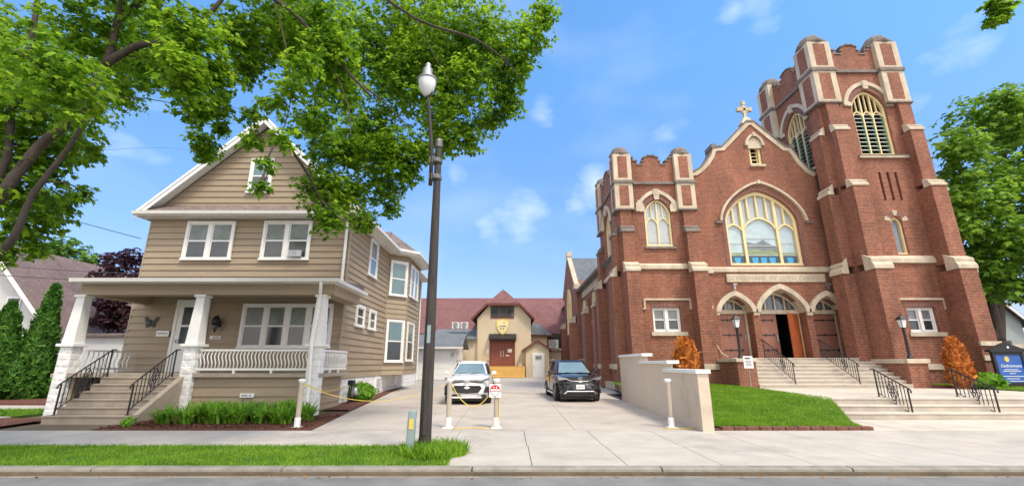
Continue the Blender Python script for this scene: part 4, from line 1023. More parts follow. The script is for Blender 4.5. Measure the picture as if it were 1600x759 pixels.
# ------------------------------------------------------------------ tan house
HX0, HX1, HY = -14.9, -6.6, 17.5
HY1 = 32.2
house = thing('house', 'tan clapboard two storey house with white trim and a front porch', 'house', (-10.75, 17.5, 0)); hs = house
def boards(name, xf, polys, matn='siding', core=None, e=.262, lap=.038, parent=None, zref=0):
    mb = MB(xf)
    for p in polys: siding(mb, p, e=e, lap=lap, zref=zref)
    return obj(name, mb, matn, parent or hs)
mb = MB(); mb.box(HX0+.03, HX1-.03, HY+.03, HY1-.03, .2, 7.5); mb.ext([(HX0+.03, 7.3), (-10.6, 11.5), (HX1-.03, 7.3)], HY+.03, HY1); obj('wall_core', mb, 'siding', hs)
CH = (HX0+HX1)/2
boards('front_wall', FRONT(HY), [[(HX0, 4.25), (HX1, 4.25), (HX1, 7.62), (HX0, 7.62)]])
boards('porch_wall', FRONT(HY), [[(HX0, 1.2), (HX1, 1.2), (HX1, 4.2), (HX0, 4.2)]])
boards('gable_wall', FRONT(HY), [[(HX0+.25, 7.9), (HX1-.1, 7.9), (-10.6, 11.68)]])
boards('side_wall', EAST(HX1), [[(HY, 1.03), (23.45, 1.03), (23.45, 7.5), (HY, 7.5)], [(28.2, 1.03), (HY1, 1.03), (HY1, 7.5), (28.2, 7.5)]])
boards('side_wall', WEST(HX0), [[(HY, .9), (HY1, .9), (HY1, 7.5), (HY, 7.5)]])
# two-storey bay on the driveway side
BX = -5.7; s2 = math.sqrt(.5)
mb = MB(); mb.ext([(HX1, 23.45), (BX-.02, 24.37), (BX-.02, 27.28), (HX1, 28.2)], 1.03, 7.4, plane='xy'); obj('bay_core', mb, 'siding', hs)
L1 = math.hypot(BX-HX1, .9)
fA = frame((HX1, 23.45, 0), ((BX-HX1)/L1, .9/L1, 0), (-.9/L1, (BX-HX1)/L1, 0))
fC = frame((BX, 27.3, 0), (-(BX-HX1)/L1, .9/L1, 0), (-.9/L1, -(BX-HX1)/L1, 0))
boards('bay_wall', fA, [[(0, 1.03), (L1, 1.03), (L1, 7.4), (0, 7.4)]]); boards('bay_wall', EAST(BX), [[(24.35, 1.03), (27.3, 1.03), (27.3, 7.4), (24.35, 7.4)]]); boards('bay_wall', fC, [[(0, 1.03), (L1, 1.03), (L1, 7.4), (0, 7.4)]])
mb = MB()
for x_, y_ in ((HX1+.035, HY-.035), (HX1+.03, 23.42), (BX+.02, 24.35), (BX+.02, 27.3), (HX0-.0, HY-.0)):
    mb.box(x_-.03, x_+.03, y_-.03, y_+.03, 1.03, 7.4)
obj('corner_trim', mb, 'soffit', hs)
# foundation
mb = MB(); g_ = random.Random(2)
def rockface(mb, xf_, u0, u1, z0, z1, cw=.42, chh=.21, out=.05):
    k = 0; z_ = z0
    while z_ < z1-.02:
        zz = min(z1, z_+chh); u_ = u0-(cw/2 if k % 2 else 0)
        while u_ < u1-.01:
            a_, b_ = max(u0, u_), min(u1, u_+cw); 
            if b_-a_ > .03:
                ins = .022; o_ = out*.45*(.5+g_.random()); c1 = a_+(b_-a_)*(.35+.3*g_.random()); c2 = z_+(zz-z_)*(.35+.3*g_.random())
                P4 = [(a_, 0, z_), (b_, 0, z_), (b_, 0, zz), (a_, 0, zz)]
                Q4 = [(a_+ins, -o_*.6, z_+ins*.7), (b_-ins, -o_*.7, z_+ins*.7), (b_-ins, -o_*.5, zz-ins*.7), (a_+ins, -o_*.6, zz-ins*.7)]; mid = (c1, -o_, c2)
                for i in range(4):
                    j = (i+1) % 4; mb.face([xf_(*P4[i]), xf_(*P4[j]), xf_(*Q4[j]), xf_(*Q4[i])]); mb.face([xf_(*Q4[i]), xf_(*Q4[j]), xf_(*mid)])
            u_ += cw
        z_ = zz; k += 1
mb.box(HX0+.05, HX1-.02, HY+.05, HY1-.05, -.05, 1.06)
rockface(mb, EAST(HX1-.02), HY+.05, HY1, .0, 1.02)
obj('foundation', mb, 'whitestone', hs)
for u_ in (20.2, 23.0, 26.5):
    mb = MB(EAST(HX1-.02)); mb.box(u_-.4, u_+.4, -.08, .05, .45, .95); mb.box(u_-.33, u_+.33, -.085, -.079, .51, .89, 1); obj('basement_window', mb, ['white', 'glasspale'], hs)
# roof: main gable with pent return
def slope(mb, xa, za, xb, zb, y0, y1, t=.12, m=0):
    mb.ext([(xa, za), (xb, zb), (xb, zb-t), (xa, za-t)], y0, y1, m)
RC, RX0, RX1, AP, EZ = -10.6, -15.25, -5.97, 11.95, 7.55
mb = MB(); slope(mb, RX0, EZ, RC, AP, HY-.5, HY1+.5); slope(mb, RC, AP, RX1, EZ, HY-.5, HY1+.5)
rf = obj('roof', mb, 'shingle', hs)
mb = MB()
for xa in (RX0, RX1):
    mb.ext([(xa, EZ-.125), (RC, AP-.125), (RC, AP-.34), (xa, EZ-.32)], HY-.52, HY-.49)
    mb.ext([(xa, EZ-.13), (RC, AP-.13), (RC, AP-.16), (xa, EZ-.16)], HY-.488, HY)
    mb.ext([(xa, EZ+.012), (RC, AP+.015), (RC, AP-.12), (xa, EZ-.12)], HY-.55, HY-.502)
obj('rake_board', mb, 'white', hs)
mb = MB(); mb.ext([(HY-.55, 7.60), (HY, 8.02), (HY, 7.55), (HY-.55, 7.55)], RX0+.1, RX1-.1, plane='yz'); obj('pent_roof', mb, 'shingle', hs)
mb = MB()
mb.ext([(HY-.64, 7.44), (HY-.66, 7.56), (HY-.56, 7.56), (HY-.56, 7.44)], RX0-.02, RX1+.02, plane='yz')
mb.box(RX1-.02, RX1+.10, HY-.66, 23.2, 7.42, 7.54); mb.box(RX0-.05, RX0+.05, HY-.55, HY1, 7.42, 7.54)
mb.box(RX0+.06, RX1-.03, HY-.555, HY-.005, 7.40, 7.45); mb.box(HX1+.005, RX1-.025, HY-.56, HY1, 7.38, 7.42)
obj('gutter', mb, 'gutter', hs)
# bay roof
BO = .55
mb = MB(); b0 = [(HX1, 22.7), (BX+BO, 24.1), (BX+BO, 27.55), (HX1, 28.9)]; t0 = [(-7.05, 25.1), (-7.05, 25.4), (-7.05, 26.2), (-7.05, 26.5)]
for i in range(3):
    mb.face([(*b0[i], 7.62), (*b0[i+1], 7.62), (*t0[i+1], 9.15), (*t0[i], 9.15)])
mb.face([(HX1, 22.7, 7.62), (-7.05, 25.1, 9.15), (-8.2, 25.1, 9.15), (-8.2, 23.6, 9.15)]); mb.ext(b0, 7.5, 7.62, plane='xy'); obj('bay_roof', mb, 'shingle', hs)
mb = MB(); 
for i in range(3):
    a_, b_ = Vector(b0[i]), Vector(b0[i+1]); d = (b_-a_).normalized(); nrm = Vector((d.y, -d.x))
    mb.ext([tuple(a_-d*.03), tuple(b_+d*.03), tuple(b_+nrm*.11+d*.05), tuple(a_+nrm*.11-d*.05)], 7.50, 7.635, plane='xy')
mb.ext(b0, 7.40, 7.499, plane='xy'); mb.box(RX1-.02, RX1+.1, 28.6, HY1+.3, 7.42, 7.54)
obj('bay_gutter', mb, 'gutter', hs)
# windows
def dhw(xf, u0, u1, z0, z1, n=1, parent=None, name='window', blind=.5, cas=.11, ac=None, topm='blind', botm='shade2'):
    """double hung sashes: casing, sashes, panes"""
    p = parent or hs; w_ = (u1-u0)/n; mb = MB(xf)
    mb.box(u0-cas, u1+cas, -.085, .0, z1, z1+cas); mb.box(u0-cas-.03, u1+cas+.03, -.11, .0, z0-.09, z0)
    for k in range(n+1):
        x_ = u0+k*w_; hw = cas if k in (0, n) else cas*.75
        a_ = x_-(hw if k else cas); b_ = x_+(hw if k < n else cas)
        if k == 0: b_ = x_
        if k == n: a_ = x_
        mb.box(a_, b_, -.085, .0, z0, z1)
    f_ = obj(name, mb, 'white', p, bevel=.006)
    for k in range(n):
        a_ = u0+k*w_+(cas*.75 if k else 0); b_ = u0+(k+1)*w_-(cas*.75 if k < n-1 else 0); zm = (z0+z1)/2
        s_ = MB(xf); t = .045
        s_.box(a_, b_, -.045, -.01, zm-.03, zm+.03); s_.box(a_, b_, -.05, -.01, z0, z0+t); s_.box(a_, b_, -.05, -.01, z1-t, z1)
        s_.box(a_, a_+t, -.048, -.01, z0+t, z1-t); s_.box(b_-t, b_, -.048, -.01, z0+t, z1-t); obj('sash', s_, 'white', f_)
        q = MB(xf); q.box(a_+.02, b_-.02, -.03, -.022, zm, z1-.02); obj('pane', q, topm, f_)
        q = MB(xf); q.box(a_+.02, b_-.02, -.03, -.022, z0+.02, zm-.001); obj('pane', q, botm, f_)
    return f_
Fh = FRONT(HY-.03)
dhw(Fh, -13.22, -11.45, 5.72, 7.18, 2)
w2 = dhw(Fh, -10.05, -8.28, 5.72, 7.2, 2)
dhw(Fh, -11.02, -10.26, 8.62, 10.02, 1, botm='glass', topm='teal')
mb = MB(Fh); mb.box(-8.95, -8.42, -.20, -.09, 5.76, 6.02); 
for k in range(7): mb.box(-8.9, -8.62, -.206, -.2005, 5.79+k*.03, 5.80+k*.03)
obj('window_air_conditioner', mb, 'metal', w2)
Es = EAST(HX1+.03)
dhw(Es, 20.12, 21.08, 5.62, 7.24, 1, botm='teal')
dhw(Es, 18.98, 19.85, 3.2, 3.95, 1, topm='shade2'); dhw(Es, 20.78, 21.58, 3.2, 3.95, 1, topm='shade2')
def onbay(f): return lambda a, b_, c: f(a, b_-.03, c)
dhw(onbay(fA), .2, L1-.2, 5.2, 6.95, 1, topm='teal', botm='teal'); dhw(onbay(fA), .2, L1-.2, 1.75, 3.75, 1, topm='teal', botm='shade2')
dhw(EAST(BX+.03), 24.85, 26.6, 5.3, 6.95, 2, topm='teal', botm='teal'); dhw(EAST(BX+.03), 24.7, 26.2, 1.8, 3.75, 1, topm='teal', botm='shade2')
# porch: floor, skirt, roof, piers
PY0, PY1 = 14.9, 17.45
mb = MB(); mb.box(-14.75, -6.1, PY0-.12, PY1, 1.18, 1.30); obj('porch_floor', mb, 'stepconc', hs, bevel=.01)
mb = MB(); mb.box(-10.25, -6.45, PY0+.06, PY1, .1, 1.17); mb.box(-14.6, -14.1, PY0+.1, PY1, .1, 1.17); obj('skirt_core', mb, 'siding', hs)
boards('porch_skirt', FRONT(PY0+.05), [[(-10.3, .1), (-6.45, .1), (-6.45, 1.17), (-10.3, 1.17)]], e=.3)
boards('porch_skirt', EAST(-6.42), [[(15.2, .1), (17.5, .1), (17.5, 1.17), (15.2, 1.17)]], e=.3)
for cx_ in (-14.43, -10.40, -6.35):
    mb = MB(); w_ = .44; y0 = 14.72
    mb.box(cx_-w_/2+.03, cx_+w_/2-.03, y0+.03, y0+w_-.03, 0, 2.14)
    rockface(mb, FRONT(y0+.03), cx_-w_/2+.02, cx_+w_/2-.02, 0, 2.14, .36, .215, .06)
    rockface(mb, EAST(cx_+w_/2-.03), y0+.02, y0+w_-.02, 0, 2.14, .36, .215, .06); rockface(mb, WEST(cx_-w_/2+.03), y0+.02, y0+w_-.02, 0, 2.14, .36, .215, .06)
    pp = obj('porch_pier', mb, 'whitestone', hs)
    mb = MB(); cy_ = y0+w_/2
    mb.box(cx_-w_/2-.07, cx_+w_/2+.07, y0-.06, y0+w_+.06, 2.14, 2.23); mb.frus(cx_, cy_, 2.23, 3.76, w_-.04, .40, .28, .28)
    mb.box(cx_-.19, cx_+.19, cy_-.19, cy_+.19, 3.76, 3.84); obj('porch_column', mb, 'white', pp, bevel=.008)
mb = MB(); mb.box(-14.49, -5.98, 14.8, 15.2, 3.84, 4.16); mb.box(-14.49, -14.2, 15.2, 17.47, 3.84, 4.16); mb.box(-6.5, -6.0, 15.2, 17.47, 3.84, 4.16); obj('porch_beam', mb, 'siding', hs)
boards('beam_cladding', FRONT(14.79), [[(-14.49, 3.84), (-5.97, 3.84), (-5.97, 4.2), (-14.49, 4.18)]], e=.262, lap=.015, zref=.1)
boards('beam_cladding', EAST(-5.97), [[(14.79, 3.84), (17.47, 3.84), (17.47, 4.2), (14.79, 4.2)]], e=.262, lap=.015, zref=.1)
mb = MB(); mb.box(-14.48, -6.0, 14.9, 17.46, 4.165, 4.2); obj('porch_ceiling', mb, 'soffit', hs)
mb = MB(); mb.ext([(14.48, 4.27), (17.49, 4.62), (17.49, 4.22), (14.48, 4.22)], -14.50, -5.82, plane='yz'); obj('porch_roof', mb, 'shingle', hs)
mb = MB(); mb.ext([(14.36, 4.21), (14.34, 4.33), (14.47, 4.33), (14.47, 4.21)], -14.54, -5.66, plane='yz'); mb.box(-5.815, -5.69, 14.47, 17.6, 4.21, 4.33); mb.box(-14.60, -14.51, 14.47, 17.6, 4.21, 4.33)
mb.box(-14.50, -5.82, 14.48, 17.48, 4.19, 4.21); obj('porch_gutter', mb, 'gutter', hs)
mb = MB()
mb.tube(smooth_path([(-6.25, 14.42, 4.22), (-6.25, 14.45, 4.0), (-6.32, 14.62, 3.8), (-6.35, 14.66, 3.2), (-6.42, 14.62, 2.3), (-6.38, 14.58, 2.0), (-6.32, 14.58, .4), (-6.30, 14.3, .2)], 3), .055, 8)
obj('downspout', mb, 'white', hs, smooth=True)
mb = MB(); mb.tube([(-6.72, HY-.1, 7.5), (-6.72, HY-.1, 4.85), (-6.6, HY-.2, 4.62), (-5.9, HY-.6, 4.5)], .06, 8); obj('downspout', mb, 'white', hs)
mb = MB(); mb.tube([(-6.5, 32.0, 7.5), (-6.5, 32.0, .5)], .05, 8); obj('downspout', mb, 'white', hs)
# porch railings with bellied balusters
def porch_rail(p0, p1, n, z0=1.40, z1=2.06):
    p0, p1 = Vector((*p0, 0)), Vector((*p1, 0)); d = (p1-p0).normalized(); L = (p1-p0).length; fr_ = frame((p0.x, p0.y, 0), (d.x, d.y, 0), (-d.y, d.x, 0))
    mb = MB(fr_); mb.box(0, L, -.045, .045, z1-.06, z1); mb.box(0, L, -.03, .03, z0, z0+.06)
    for t in (.33, .67): mb.box(L*t-.03, L*t+.03, -.03, .03, 1.30, z0)
    r_ = obj('porch_railing', mb, 'white', hs)
    base = None
    for k in range(n):
        x_ = L*(k+.5)/n; z_ = z0+.06; h_ = z1-.06-z_
        if base is None:
            mb = MB(fr_)
            pr = [(x_, -.0+math.sin(t*2*math.pi)*-.055-.0, z_+h_*t) for t in [i/8 for i in range(9)]]
            # belly leans along the rail as well, as seen from the street
            path = [Vector(fr_(x_+math.sin(t*2*math.pi)*.035, -math.sin(t*math.pi)*.04, z_+h_*t)) for t in [i/8 for i in range(9)]]
            mb.xf = None; mb.tube(path, .021, 6); base = obj('baluster', mb, 'white', r_, smooth=True); bx = x_
        else:
            c_ = base.copy(); C.objects.link(c_); c_.parent = r_; c_.location = d*(x_-bx)
porch_rail((-10.17, 14.95), (-6.58, 14.95), 30); porch_rail((-6.25, 15.2), (-6.25, 17.42), 16); porch_rail((-14.35, 17.3), (-14.35, 15.4), 10)
# front door, picture window, fittings
mb = MB(Fh); mb.box(-13.10, -12.98, -.09, 0, 1.3, 3.92); mb.box(-11.92, -11.8, -.09, 0, 1.3, 3.92); mb.box(-13.10, -11.8, -.09, 0, 3.921, 4.03); mb.box(-12.98, -11.92, -.07, -.01, 1.3, 3.92)
fd = obj('front_door', mb, 'white', hs, bevel=.006)
mb = MB(Fh); mb.box(-12.78, -12.12, -.078, -.0705, 2.35, 2.98); mb.box(-12.78, -12.12, -.078, -.0705, 3.06, 3.74); obj('door_glass', mb, 'glass', fd)
mb = MB(Fh); mb.tube([Fh(-12.86, -.14, 2.35), Fh(-12.86, -.14, 2.5)], .02, 6) if False else mb.box(-12.9, -12.85, -.13, -.071, 2.38, 2.5); obj('door_handle', mb, 'metal', fd)
dhw(Fh, -10.38, -7.05, 2.25, 3.78, 4)
mb = MB(Fh); mb.box(-13.72, -13.23, -.03, -.001, 2.62, 2.84); sg = obj('name_plate', mb, 'signwhite', hs)
mb = MB(Fh); 
for k in range(9): mb.box(-13.66+k*.042, -13.635+k*.042, -.034, -.0305, 2.71, 2.75)
obj('plate_lettering', mb, 'ink', sg)
mb = MB(Fh); mb.box(-13.19, -13.12, -.08, -.001, 2.6, 2.82); obj('letter_box', mb, 'black', hs)
mb = MB(Fh); mb.box(-11.62, -11.20, -.03, -.001, 2.52, 2.64); sg = obj('house_number_plate', mb, 'signwhite', hs)
mb = MB(Fh); 
for k in range(4): mb.box(-11.50+k*.07, -11.46+k*.07, -.034, -.0305, 2.55, 2.61)
obj('plate_lettering', mb, 'ink', sg)
mb = MB(frame((0, PY0-.01, 0), (1, 0, 0), (0, 1, 0))); mb.box(-8.62, -8.18, -.03, .01, .57, .69); sg = obj('house_number_plate', mb, 'signwhite', hs)
mb = MB(frame((0, PY0-.01, 0), (1, 0, 0), (0, 1, 0)))
for k in range(8): 
    if k != 5: mb.box(-8.57+k*.042, -8.545+k*.042, -.034, -.0305, .605, .655)
obj('plate_lettering', mb, 'ink', sg)
# butterfly ornament
mb = MB(Fh); bx, bz = -14.02, 3.18
for s_ in (-1, 1):
    mb.ext([(bx+s_*.02, bz-.02), (bx+s_*.20, bz+.20), (bx+s_*.27, bz+.17), (bx+s_*.22, bz), (bx+s_*.10, bz-.04)], -.045, -.02)
    mb.ext([(bx+s_*.02, bz-.05), (bx+s_*.15, bz-.05), (bx+s_*.19, bz-.14), (bx+s_*.12, bz-.22), (bx+s_*.04, bz-.14)], -.045, -.02)
mb.box(bx-.02, bx+.02, -.06, -.02, bz-.16, bz+.08)
tag(obj('butterfly_ornament', mb, 'iron'), 'black metal butterfly hung on the tan porch wall', 'wall ornament')
t = thing('wall_lantern', 'black round carriage lantern on the porch wall beside the wide window', 'lantern', (-11.35, 17.35, 3.0))
mb = MB(); mb.box(-11.40, -11.28, 17.40, 17.46, 2.98, 3.25); mb.tube([(-11.34, 17.42, 3.2), (-11.34, 17.3, 3.42), (-11.34, 17.2, 3.38)], .014, 6); mb.lathe(-11.34, 17.22, [(.02, 3.40), (.09, 3.34), (.15, 3.24), (.16, 3.16), (.13, 3.05)], 12); mb.lathe(-11.34, 17.22, [(.05, 2.84), (.02, 2.76)], 8); obj('lantern_body', mb, 'iron', t, smooth=True)
mb = MB(); mb.lathe(-11.34, 17.22, [(.11, 3.05), (.10, 2.95), (.05, 2.84)], 12); obj('glass', mb, 'glass', t, smooth=True)
# porch steps
SX0, SX1 = -13.0, -10.62
mb = MB()
for k in range(6):
    y_ = 13.18+.29*k; z_ = .2*(k+1); mb.box(SX0-(.1 if k == 0 else 0), SX1, y_+.025, 14.9, z_-.2 if k else -.05, z_-.05); mb.box(SX0-.02-(.1 if k == 0 else 0), SX1+.02, y_, 14.9 if k == 5 else y_+.34, z_-.05, z_)
mb.ext([(13.2, 0), (13.2, .22), (14.75, 1.22), (14.75, 0)], SX1+.021, SX1+.2, plane='yz')
obj('porch_steps', mb, 'stepconc', hs, bevel=.012)
# meter pipes by the foundation
t = thing('gas_meter', 'dark pipes and gas meter standing against the white foundation', 'gas meter', (-6.15, 18.2, .1))
mb = MB(); mb.tube([(-6.2, 17.9, .05), (-6.2, 17.9, .85), (-6.2, 18.5, .85), (-6.2, 18.5, .1)], .03, 8); mb.tube([(-6.2, 18.1, .95), (-6.2, 18.1, .3)], .025, 8); mb.box(-6.3, -6.1, 17.95, 18.25, .78, .98); obj('pipes', mb, 'iron', t)
mb = MB(); mb.lathe(-6.15, 18.42, [(.1, .38), (.13, .45), (.13, .62), (.08, .7)], 10); obj('meter', mb, 'metal', t, smooth=True)

# ------------------------------------------------------------------ railings of wrought iron
def iron_rail(label, p0, p1, h=.86, n=10, scroll=.45, curl=True, group='wrought iron stair railings', posth=None, r=.014):
    """p0 lower foot, p1 upper foot"""
    p0, p1 = Vector(p0), Vector(p1); t = thing('stair_railing', label, 'railing', tuple(p0), group)
    up = Vector((0, 0, 1)); d = p1-p0
    mb = MB(); e0 = p0+up*h; e1 = p1+up*h; dn = d.normalized()
    path = [e0-dn*.10-up*.06, e0-dn*.13-up*.02, e0-dn*.08+up*.03, e0+dn*.02+up*.03, e1, e1+Vector((dn.x, dn.y, 0)).normalized()*.16]
    mb.tube([tuple(p) for p in path], .021, 8); obj('handrail', mb, 'iron', t, smooth=True)
    mb = MB(); mb.tube([tuple(p0+up*.12+d*.0), tuple(p1+up*.12)], .014, 6); obj('bottom_rail', mb, 'iron', t)
    for p in (p0, p1):
        mb = MB(); mb.box(p.x-.017, p.x+.017, p.y-.017, p.y+.017, p.z, p.z+h); mb.box(p.x-.04, p.x+.04, p.y-.04, p.y+.04, p.z, p.z+.012); obj('post', mb, 'iron', t)
    first = None
    for k in range(1, n):
        q = p0+d*(k/n)
        if first is None:
            mb = MB(); mb.box(q.x-r*.6, q.x+r*.6, q.y-r*.6, q.y+r*.6, q.z+.12, q.z+h); first = obj('baluster', mb, 'iron', t); fq = q
        else:
            c_ = first.copy(); C.objects.link(c_); c_.parent = t; c_.location = q-fq
    if scroll:
        c = p0+d*scroll+up*(h*.5+.06); mb = MB(); hd = Vector((dn.x, dn.y, 0)).normalized(); sl = d.z/max(.01, math.hypot(d.x, d.y))
        def pt(a, b): return tuple(c+hd*a+up*(b+a*sl))
        for s_ in (-1, 1):
            mb.tube([pt(s_*.15*math.sin(t_*math.pi), .30*(2*t_-1)) for t_ in [i/10 for i in range(11)]], .012, 6)
            mb.tube([pt(s_*(.05+.06*math.cos(t_)), .12+.06*math.sin(t_)) for t_ in [i*.7 for i in range(9)]], .010, 6)
            mb.tube([pt(s_*(.05+.06*math.cos(t_)), -.12+.06*math.sin(t_)) for t_ in [i*.7 for i in range(9)]], .010, 6)
            mb.tube([pt(s_*.22, .02), pt(s_*.1, .0), pt(0, .06)], .010, 6)
        mb.tube([pt(.05*math.cos(t_), .05*math.sin(t_)) for t_ in [i*.7 for i in range(10)]], .014, 6)
        obj('scroll_panel', mb, 'iron', t)
    return t
iron_rail('black iron railing on the left edge of the house porch steps', (-12.9, 13.32, .2), (-12.9, 14.75, 1.2), n=11, scroll=.5, h=.84)
iron_rail('black iron railing on the right edge of the house porch steps', (-10.82, 13.32, .2), (-10.82, 14.75, 1.2), n=11, scroll=.5, h=.84)
iron_rail('left black iron railing of the upper church steps, before the open door', (12.72, 20.62, .725), (12.72, 22.75, 1.88), n=15, scroll=.35, h=.88)
iron_rail('right black iron railing of the upper church steps, before the right hand portal', (15.6, 20.62, .725), (15.6, 22.75, 1.88), n=15, scroll=.35, h=.88)
iron_rail('left black iron railing on the three low steps by the forecourt', (12.15, 14.2, .0), (12.15, 15.35, .56), n=9, scroll=.5, h=.86)
iron_rail('right black iron railing on the three low steps, in front of the orange shrub', (14.78, 14.2, .0), (14.78, 15.4, .56), n=9, scroll=.5, h=.86)

# ------------------------------------------------------------------ retaining wall
mb = MB(); Wx0, Wx1 = 4.72, 5.0
seg = [(11.62, 14.1, 1.46), (14.1, 16.6, 1.70), (16.6, 19.7, 1.96)]
for i, (a, c_, z_) in enumerate(seg): mb.box(Wx0, Wx1, a if i == 0 else a-.0, c_, -.05, z_-.10, 0)
rw_ = tag(obj('retaining_wall', mb, 'stucco'), 'tan stucco retaining wall with white stepped coping beside the driveway', 'wall')
mb = MB()
for i, (a, c_, z_) in enumerate(seg): mb.box(Wx0-.05, Wx1+.05, a-.05 if i == 0 else a-.45, c_+.0, z_-.099, z_)
o = obj('coping', mb, 'white', rw_, bevel=.01)
SPLIT = set('lantern_body plate_lettering string_course leaded_glass side_wall cheek_wall cheek_coping corner_trim kneeler impost water_table voussoir blue_glass navy_border meadow_glass pale_light hood_stop brick_soffit slot_backing stone_sill label_mould door_glass posts door_notice bargeboard rear_parapet cornice cornice_band plinth skirt_core porch_gutter gutter buttress saddle_bar portal_back_wall fog_lamp print small_lines gutter side_window roof_rail dark_vestibule door_trim pane porch_beam stone_band coping'.split())
# ------------------------------------------------------------------ parish hall at the back
hall = thing('parish_hall', 'cream stuccoed hall with dull red roof and clipped gable at the end of the driveway', 'building', (-.7, 42, .45)); hl = hall
HYF = 42.0
mb = MB(); mb.ext([(-3.1, .3), (-3.1, 5.7), (-1.95, 7.0), (.75, 7.0), (1.95, 5.7), (1.95, .3)], HYF, 48); mb.box(-9.5, 7, 46, 58, .3, 4.7)
mb.box(1.95, 3.7, 44, 48, .3, 4.3); obj('wall', mb, 'hallwall', hl)
mb = MB(); mb.ext([(45.4, 4.55), (51.5, 9.0), (57.6, 4.55), (51.5, 8.8)], -16, 12, plane='yz'); obj('main_roof', mb, 'redroof', hl)
mb = MB()
n_ = [(-3.55, 5.75), (-2.2, 7.12), (.95, 7.12), (2.3, 5.75)]
for (a, b_) in zip(n_, n_[1:]): pass
slope(mb, -3.6, 5.72, -.67, 8.62, HYF+.9, 51, .15); slope(mb, -.67, 8.62, 2.28, 5.72, HYF+.9, 51, .15)
mb.face([(-2.2, HYF-.35, 7.12), (.9, HYF-.35, 7.12), (-.67, HYF+.95, 8.64)]); slope(mb, -3.6, 5.72, -2.19, 7.115, HYF-.35, HYF+.9, .15); slope(mb, .89, 7.115, 2.28, 5.72, HYF-.35, HYF+.9, .15)
mb.face([(-2.2, HYF-.35, 7.12), (-.67, HYF+.95, 8.64), (-2.2, HYF+.95, 7.12)]); mb.face([(.9, HYF-.35, 7.12), (-.67, HYF+.95, 8.64), (.9, HYF+.95, 7.12)])
obj('gable_roof', mb, 'redroof', hl)
mb = MB(); mb.ext([(-3.65, 5.70), (-2.22, 7.10), (.92, 7.10), (2.33, 5.70), (2.33, 5.45), (.85, 6.9), (-2.15, 6.9), (-3.65, 5.45)], HYF-.45, HYF-.352); obj('bargeboard', mb, 'trim_red', hl)
mb = MB(); mb.box(-1.85, .38, HYF-.06, HYF, 5.74, 6.88)
mb2 = MB(); 
for k in range(3): mb2.box(-1.72+k*.72, -1.20+k*.72+.06, HYF-.075, HYF-.061, 5.86, 6.76)
wf = obj('window', mb, 'trim_red', hl); obj('pane', mb2, 'glass', wf)
mb = MB(); mb.box(-1.9, .45, HYF-.05, HYF, 1.43, 3.75); fr_ = obj('door_frame', mb, 'trim_red', hl)
for a_, b_ in ((-1.75, -.735), (-.725, .28)):
    mb = MB(); mb.box(a_, b_, HYF-.09, HYF-.051, 1.45, 3.65); d_ = obj('door', mb, 'reddoor', hl)
    mb = MB(); x_ = -.85 if a_ < -1 else -.62; mb.box(x_-.03, x_+.03, HYF-.14, HYF-.091, 2.2, 2.75); obj('handle', mb, 'metal', d_)
mb = MB(); mb.box(-.22, .16, HYF-.10, HYF-.0905, 2.62, 2.92); mb.box(-.4, -.08, HYF-.10, HYF-.0905, 2.3, 2.38); obj('door_notice', mb, 'signwhite', hl)
mb = MB(); mb.ext([(HYF-.75, 3.72), (HYF-.75, 3.86), (HYF-.02, 4.3), (HYF-.02, 3.72)], -1.95, .58, plane='yz'); obj('awning', mb, 'black', hl)
mb = MB(); mb.box(-2.15, -1.98, HYF-.05, HYF, 2.5, 2.9); obj('intercom_box', mb, 'signwhite', hl)
mb = MB(); mb.box(-3.0, -2.9, HYF-.09, HYF-.001, .4, 5.6); obj('downspout', mb, 'hallwall', hl)
# side annex and vestibule
mb = MB(); mb.face([(1.7, 43.7, 4.35), (4.1, 43.7, 4.3), (2.9, 45.2, 5.5), (1.96, 45.2, 5.5)]); mb.face([(4.1, 43.7, 4.3), (4.1, 48, 4.3), (2.9, 48, 5.5), (2.9, 45.2, 5.5)]); mb.box(1.7, 4.1, 43.7, 48, 4.15, 4.29, 1); obj('annex_roof', mb, ['greyroof', 'trim_red'], hl)
mb = MB(); mb.ext([(1.42, .3), (1.42, 2.95), (2.47, 3.5), (3.52, 2.95), (3.52, .3)], 41.2, 44); obj('vestibule_wall', mb, 'hallwall', hl)
mb = MB(); slope(mb, 1.08, 2.82, 2.48, 3.74, 41.0, 44, .12); slope(mb, 2.48, 3.74, 3.86, 2.80, 41.0, 44, .12); obj('vestibule_roof', mb, 'redroof', hl)
mb = MB(); mb.ext([(1.05, 2.80), (2.48, 3.74), (3.89, 2.78), (3.89, 2.6), (2.48, 3.52), (1.05, 2.62)], 40.95, 40.999); obj('bargeboard', mb, 'trim_red', hl)
mb = MB(); mb.box(2.0, 3.12, 41.12, 41.199, .42, 2.56); mb.box(2.07, 3.05, 41.07, 41.119, .44, 2.48); dd = obj('white_door', mb, 'white', hl)
mb = MB(); mb.box(2.28, 2.84, 41.05, 41.069, 2.0, 2.28); obj('door_window', mb, 'glass', dd)
mb = MB(); 
for z_ in (1.9, 2.32): mb.box(2.2, 2.92, 41.06, 41.0695, z_, z_+.03)
mb.box(2.16, 2.2, 41.05, 41.069, 1.2, 1.45); obj('door_trim', mb, 'metal', dd)
mb = MB(); mb.tube([(3.64, 43.9, 4.2), (3.64, 43.9, .5)], .05, 6); obj('downspout', mb, 'trim_red', hl)
# low connecting wing to the right, seen as dark roof edge and white fascia
mb = MB(); mb.box(3.71, 6.0, 45, 47, .3, 2.9, 0); mb.box(3.7, 6.2, 44.6, 47, 2.9, 3.05, 1); mb.box(3.72, 6.2, 45.4, 47.2, 3.05, 4.3, 2); obj('linking_wing', mb, ['hallwall', 'gutter', 'black'], hl)
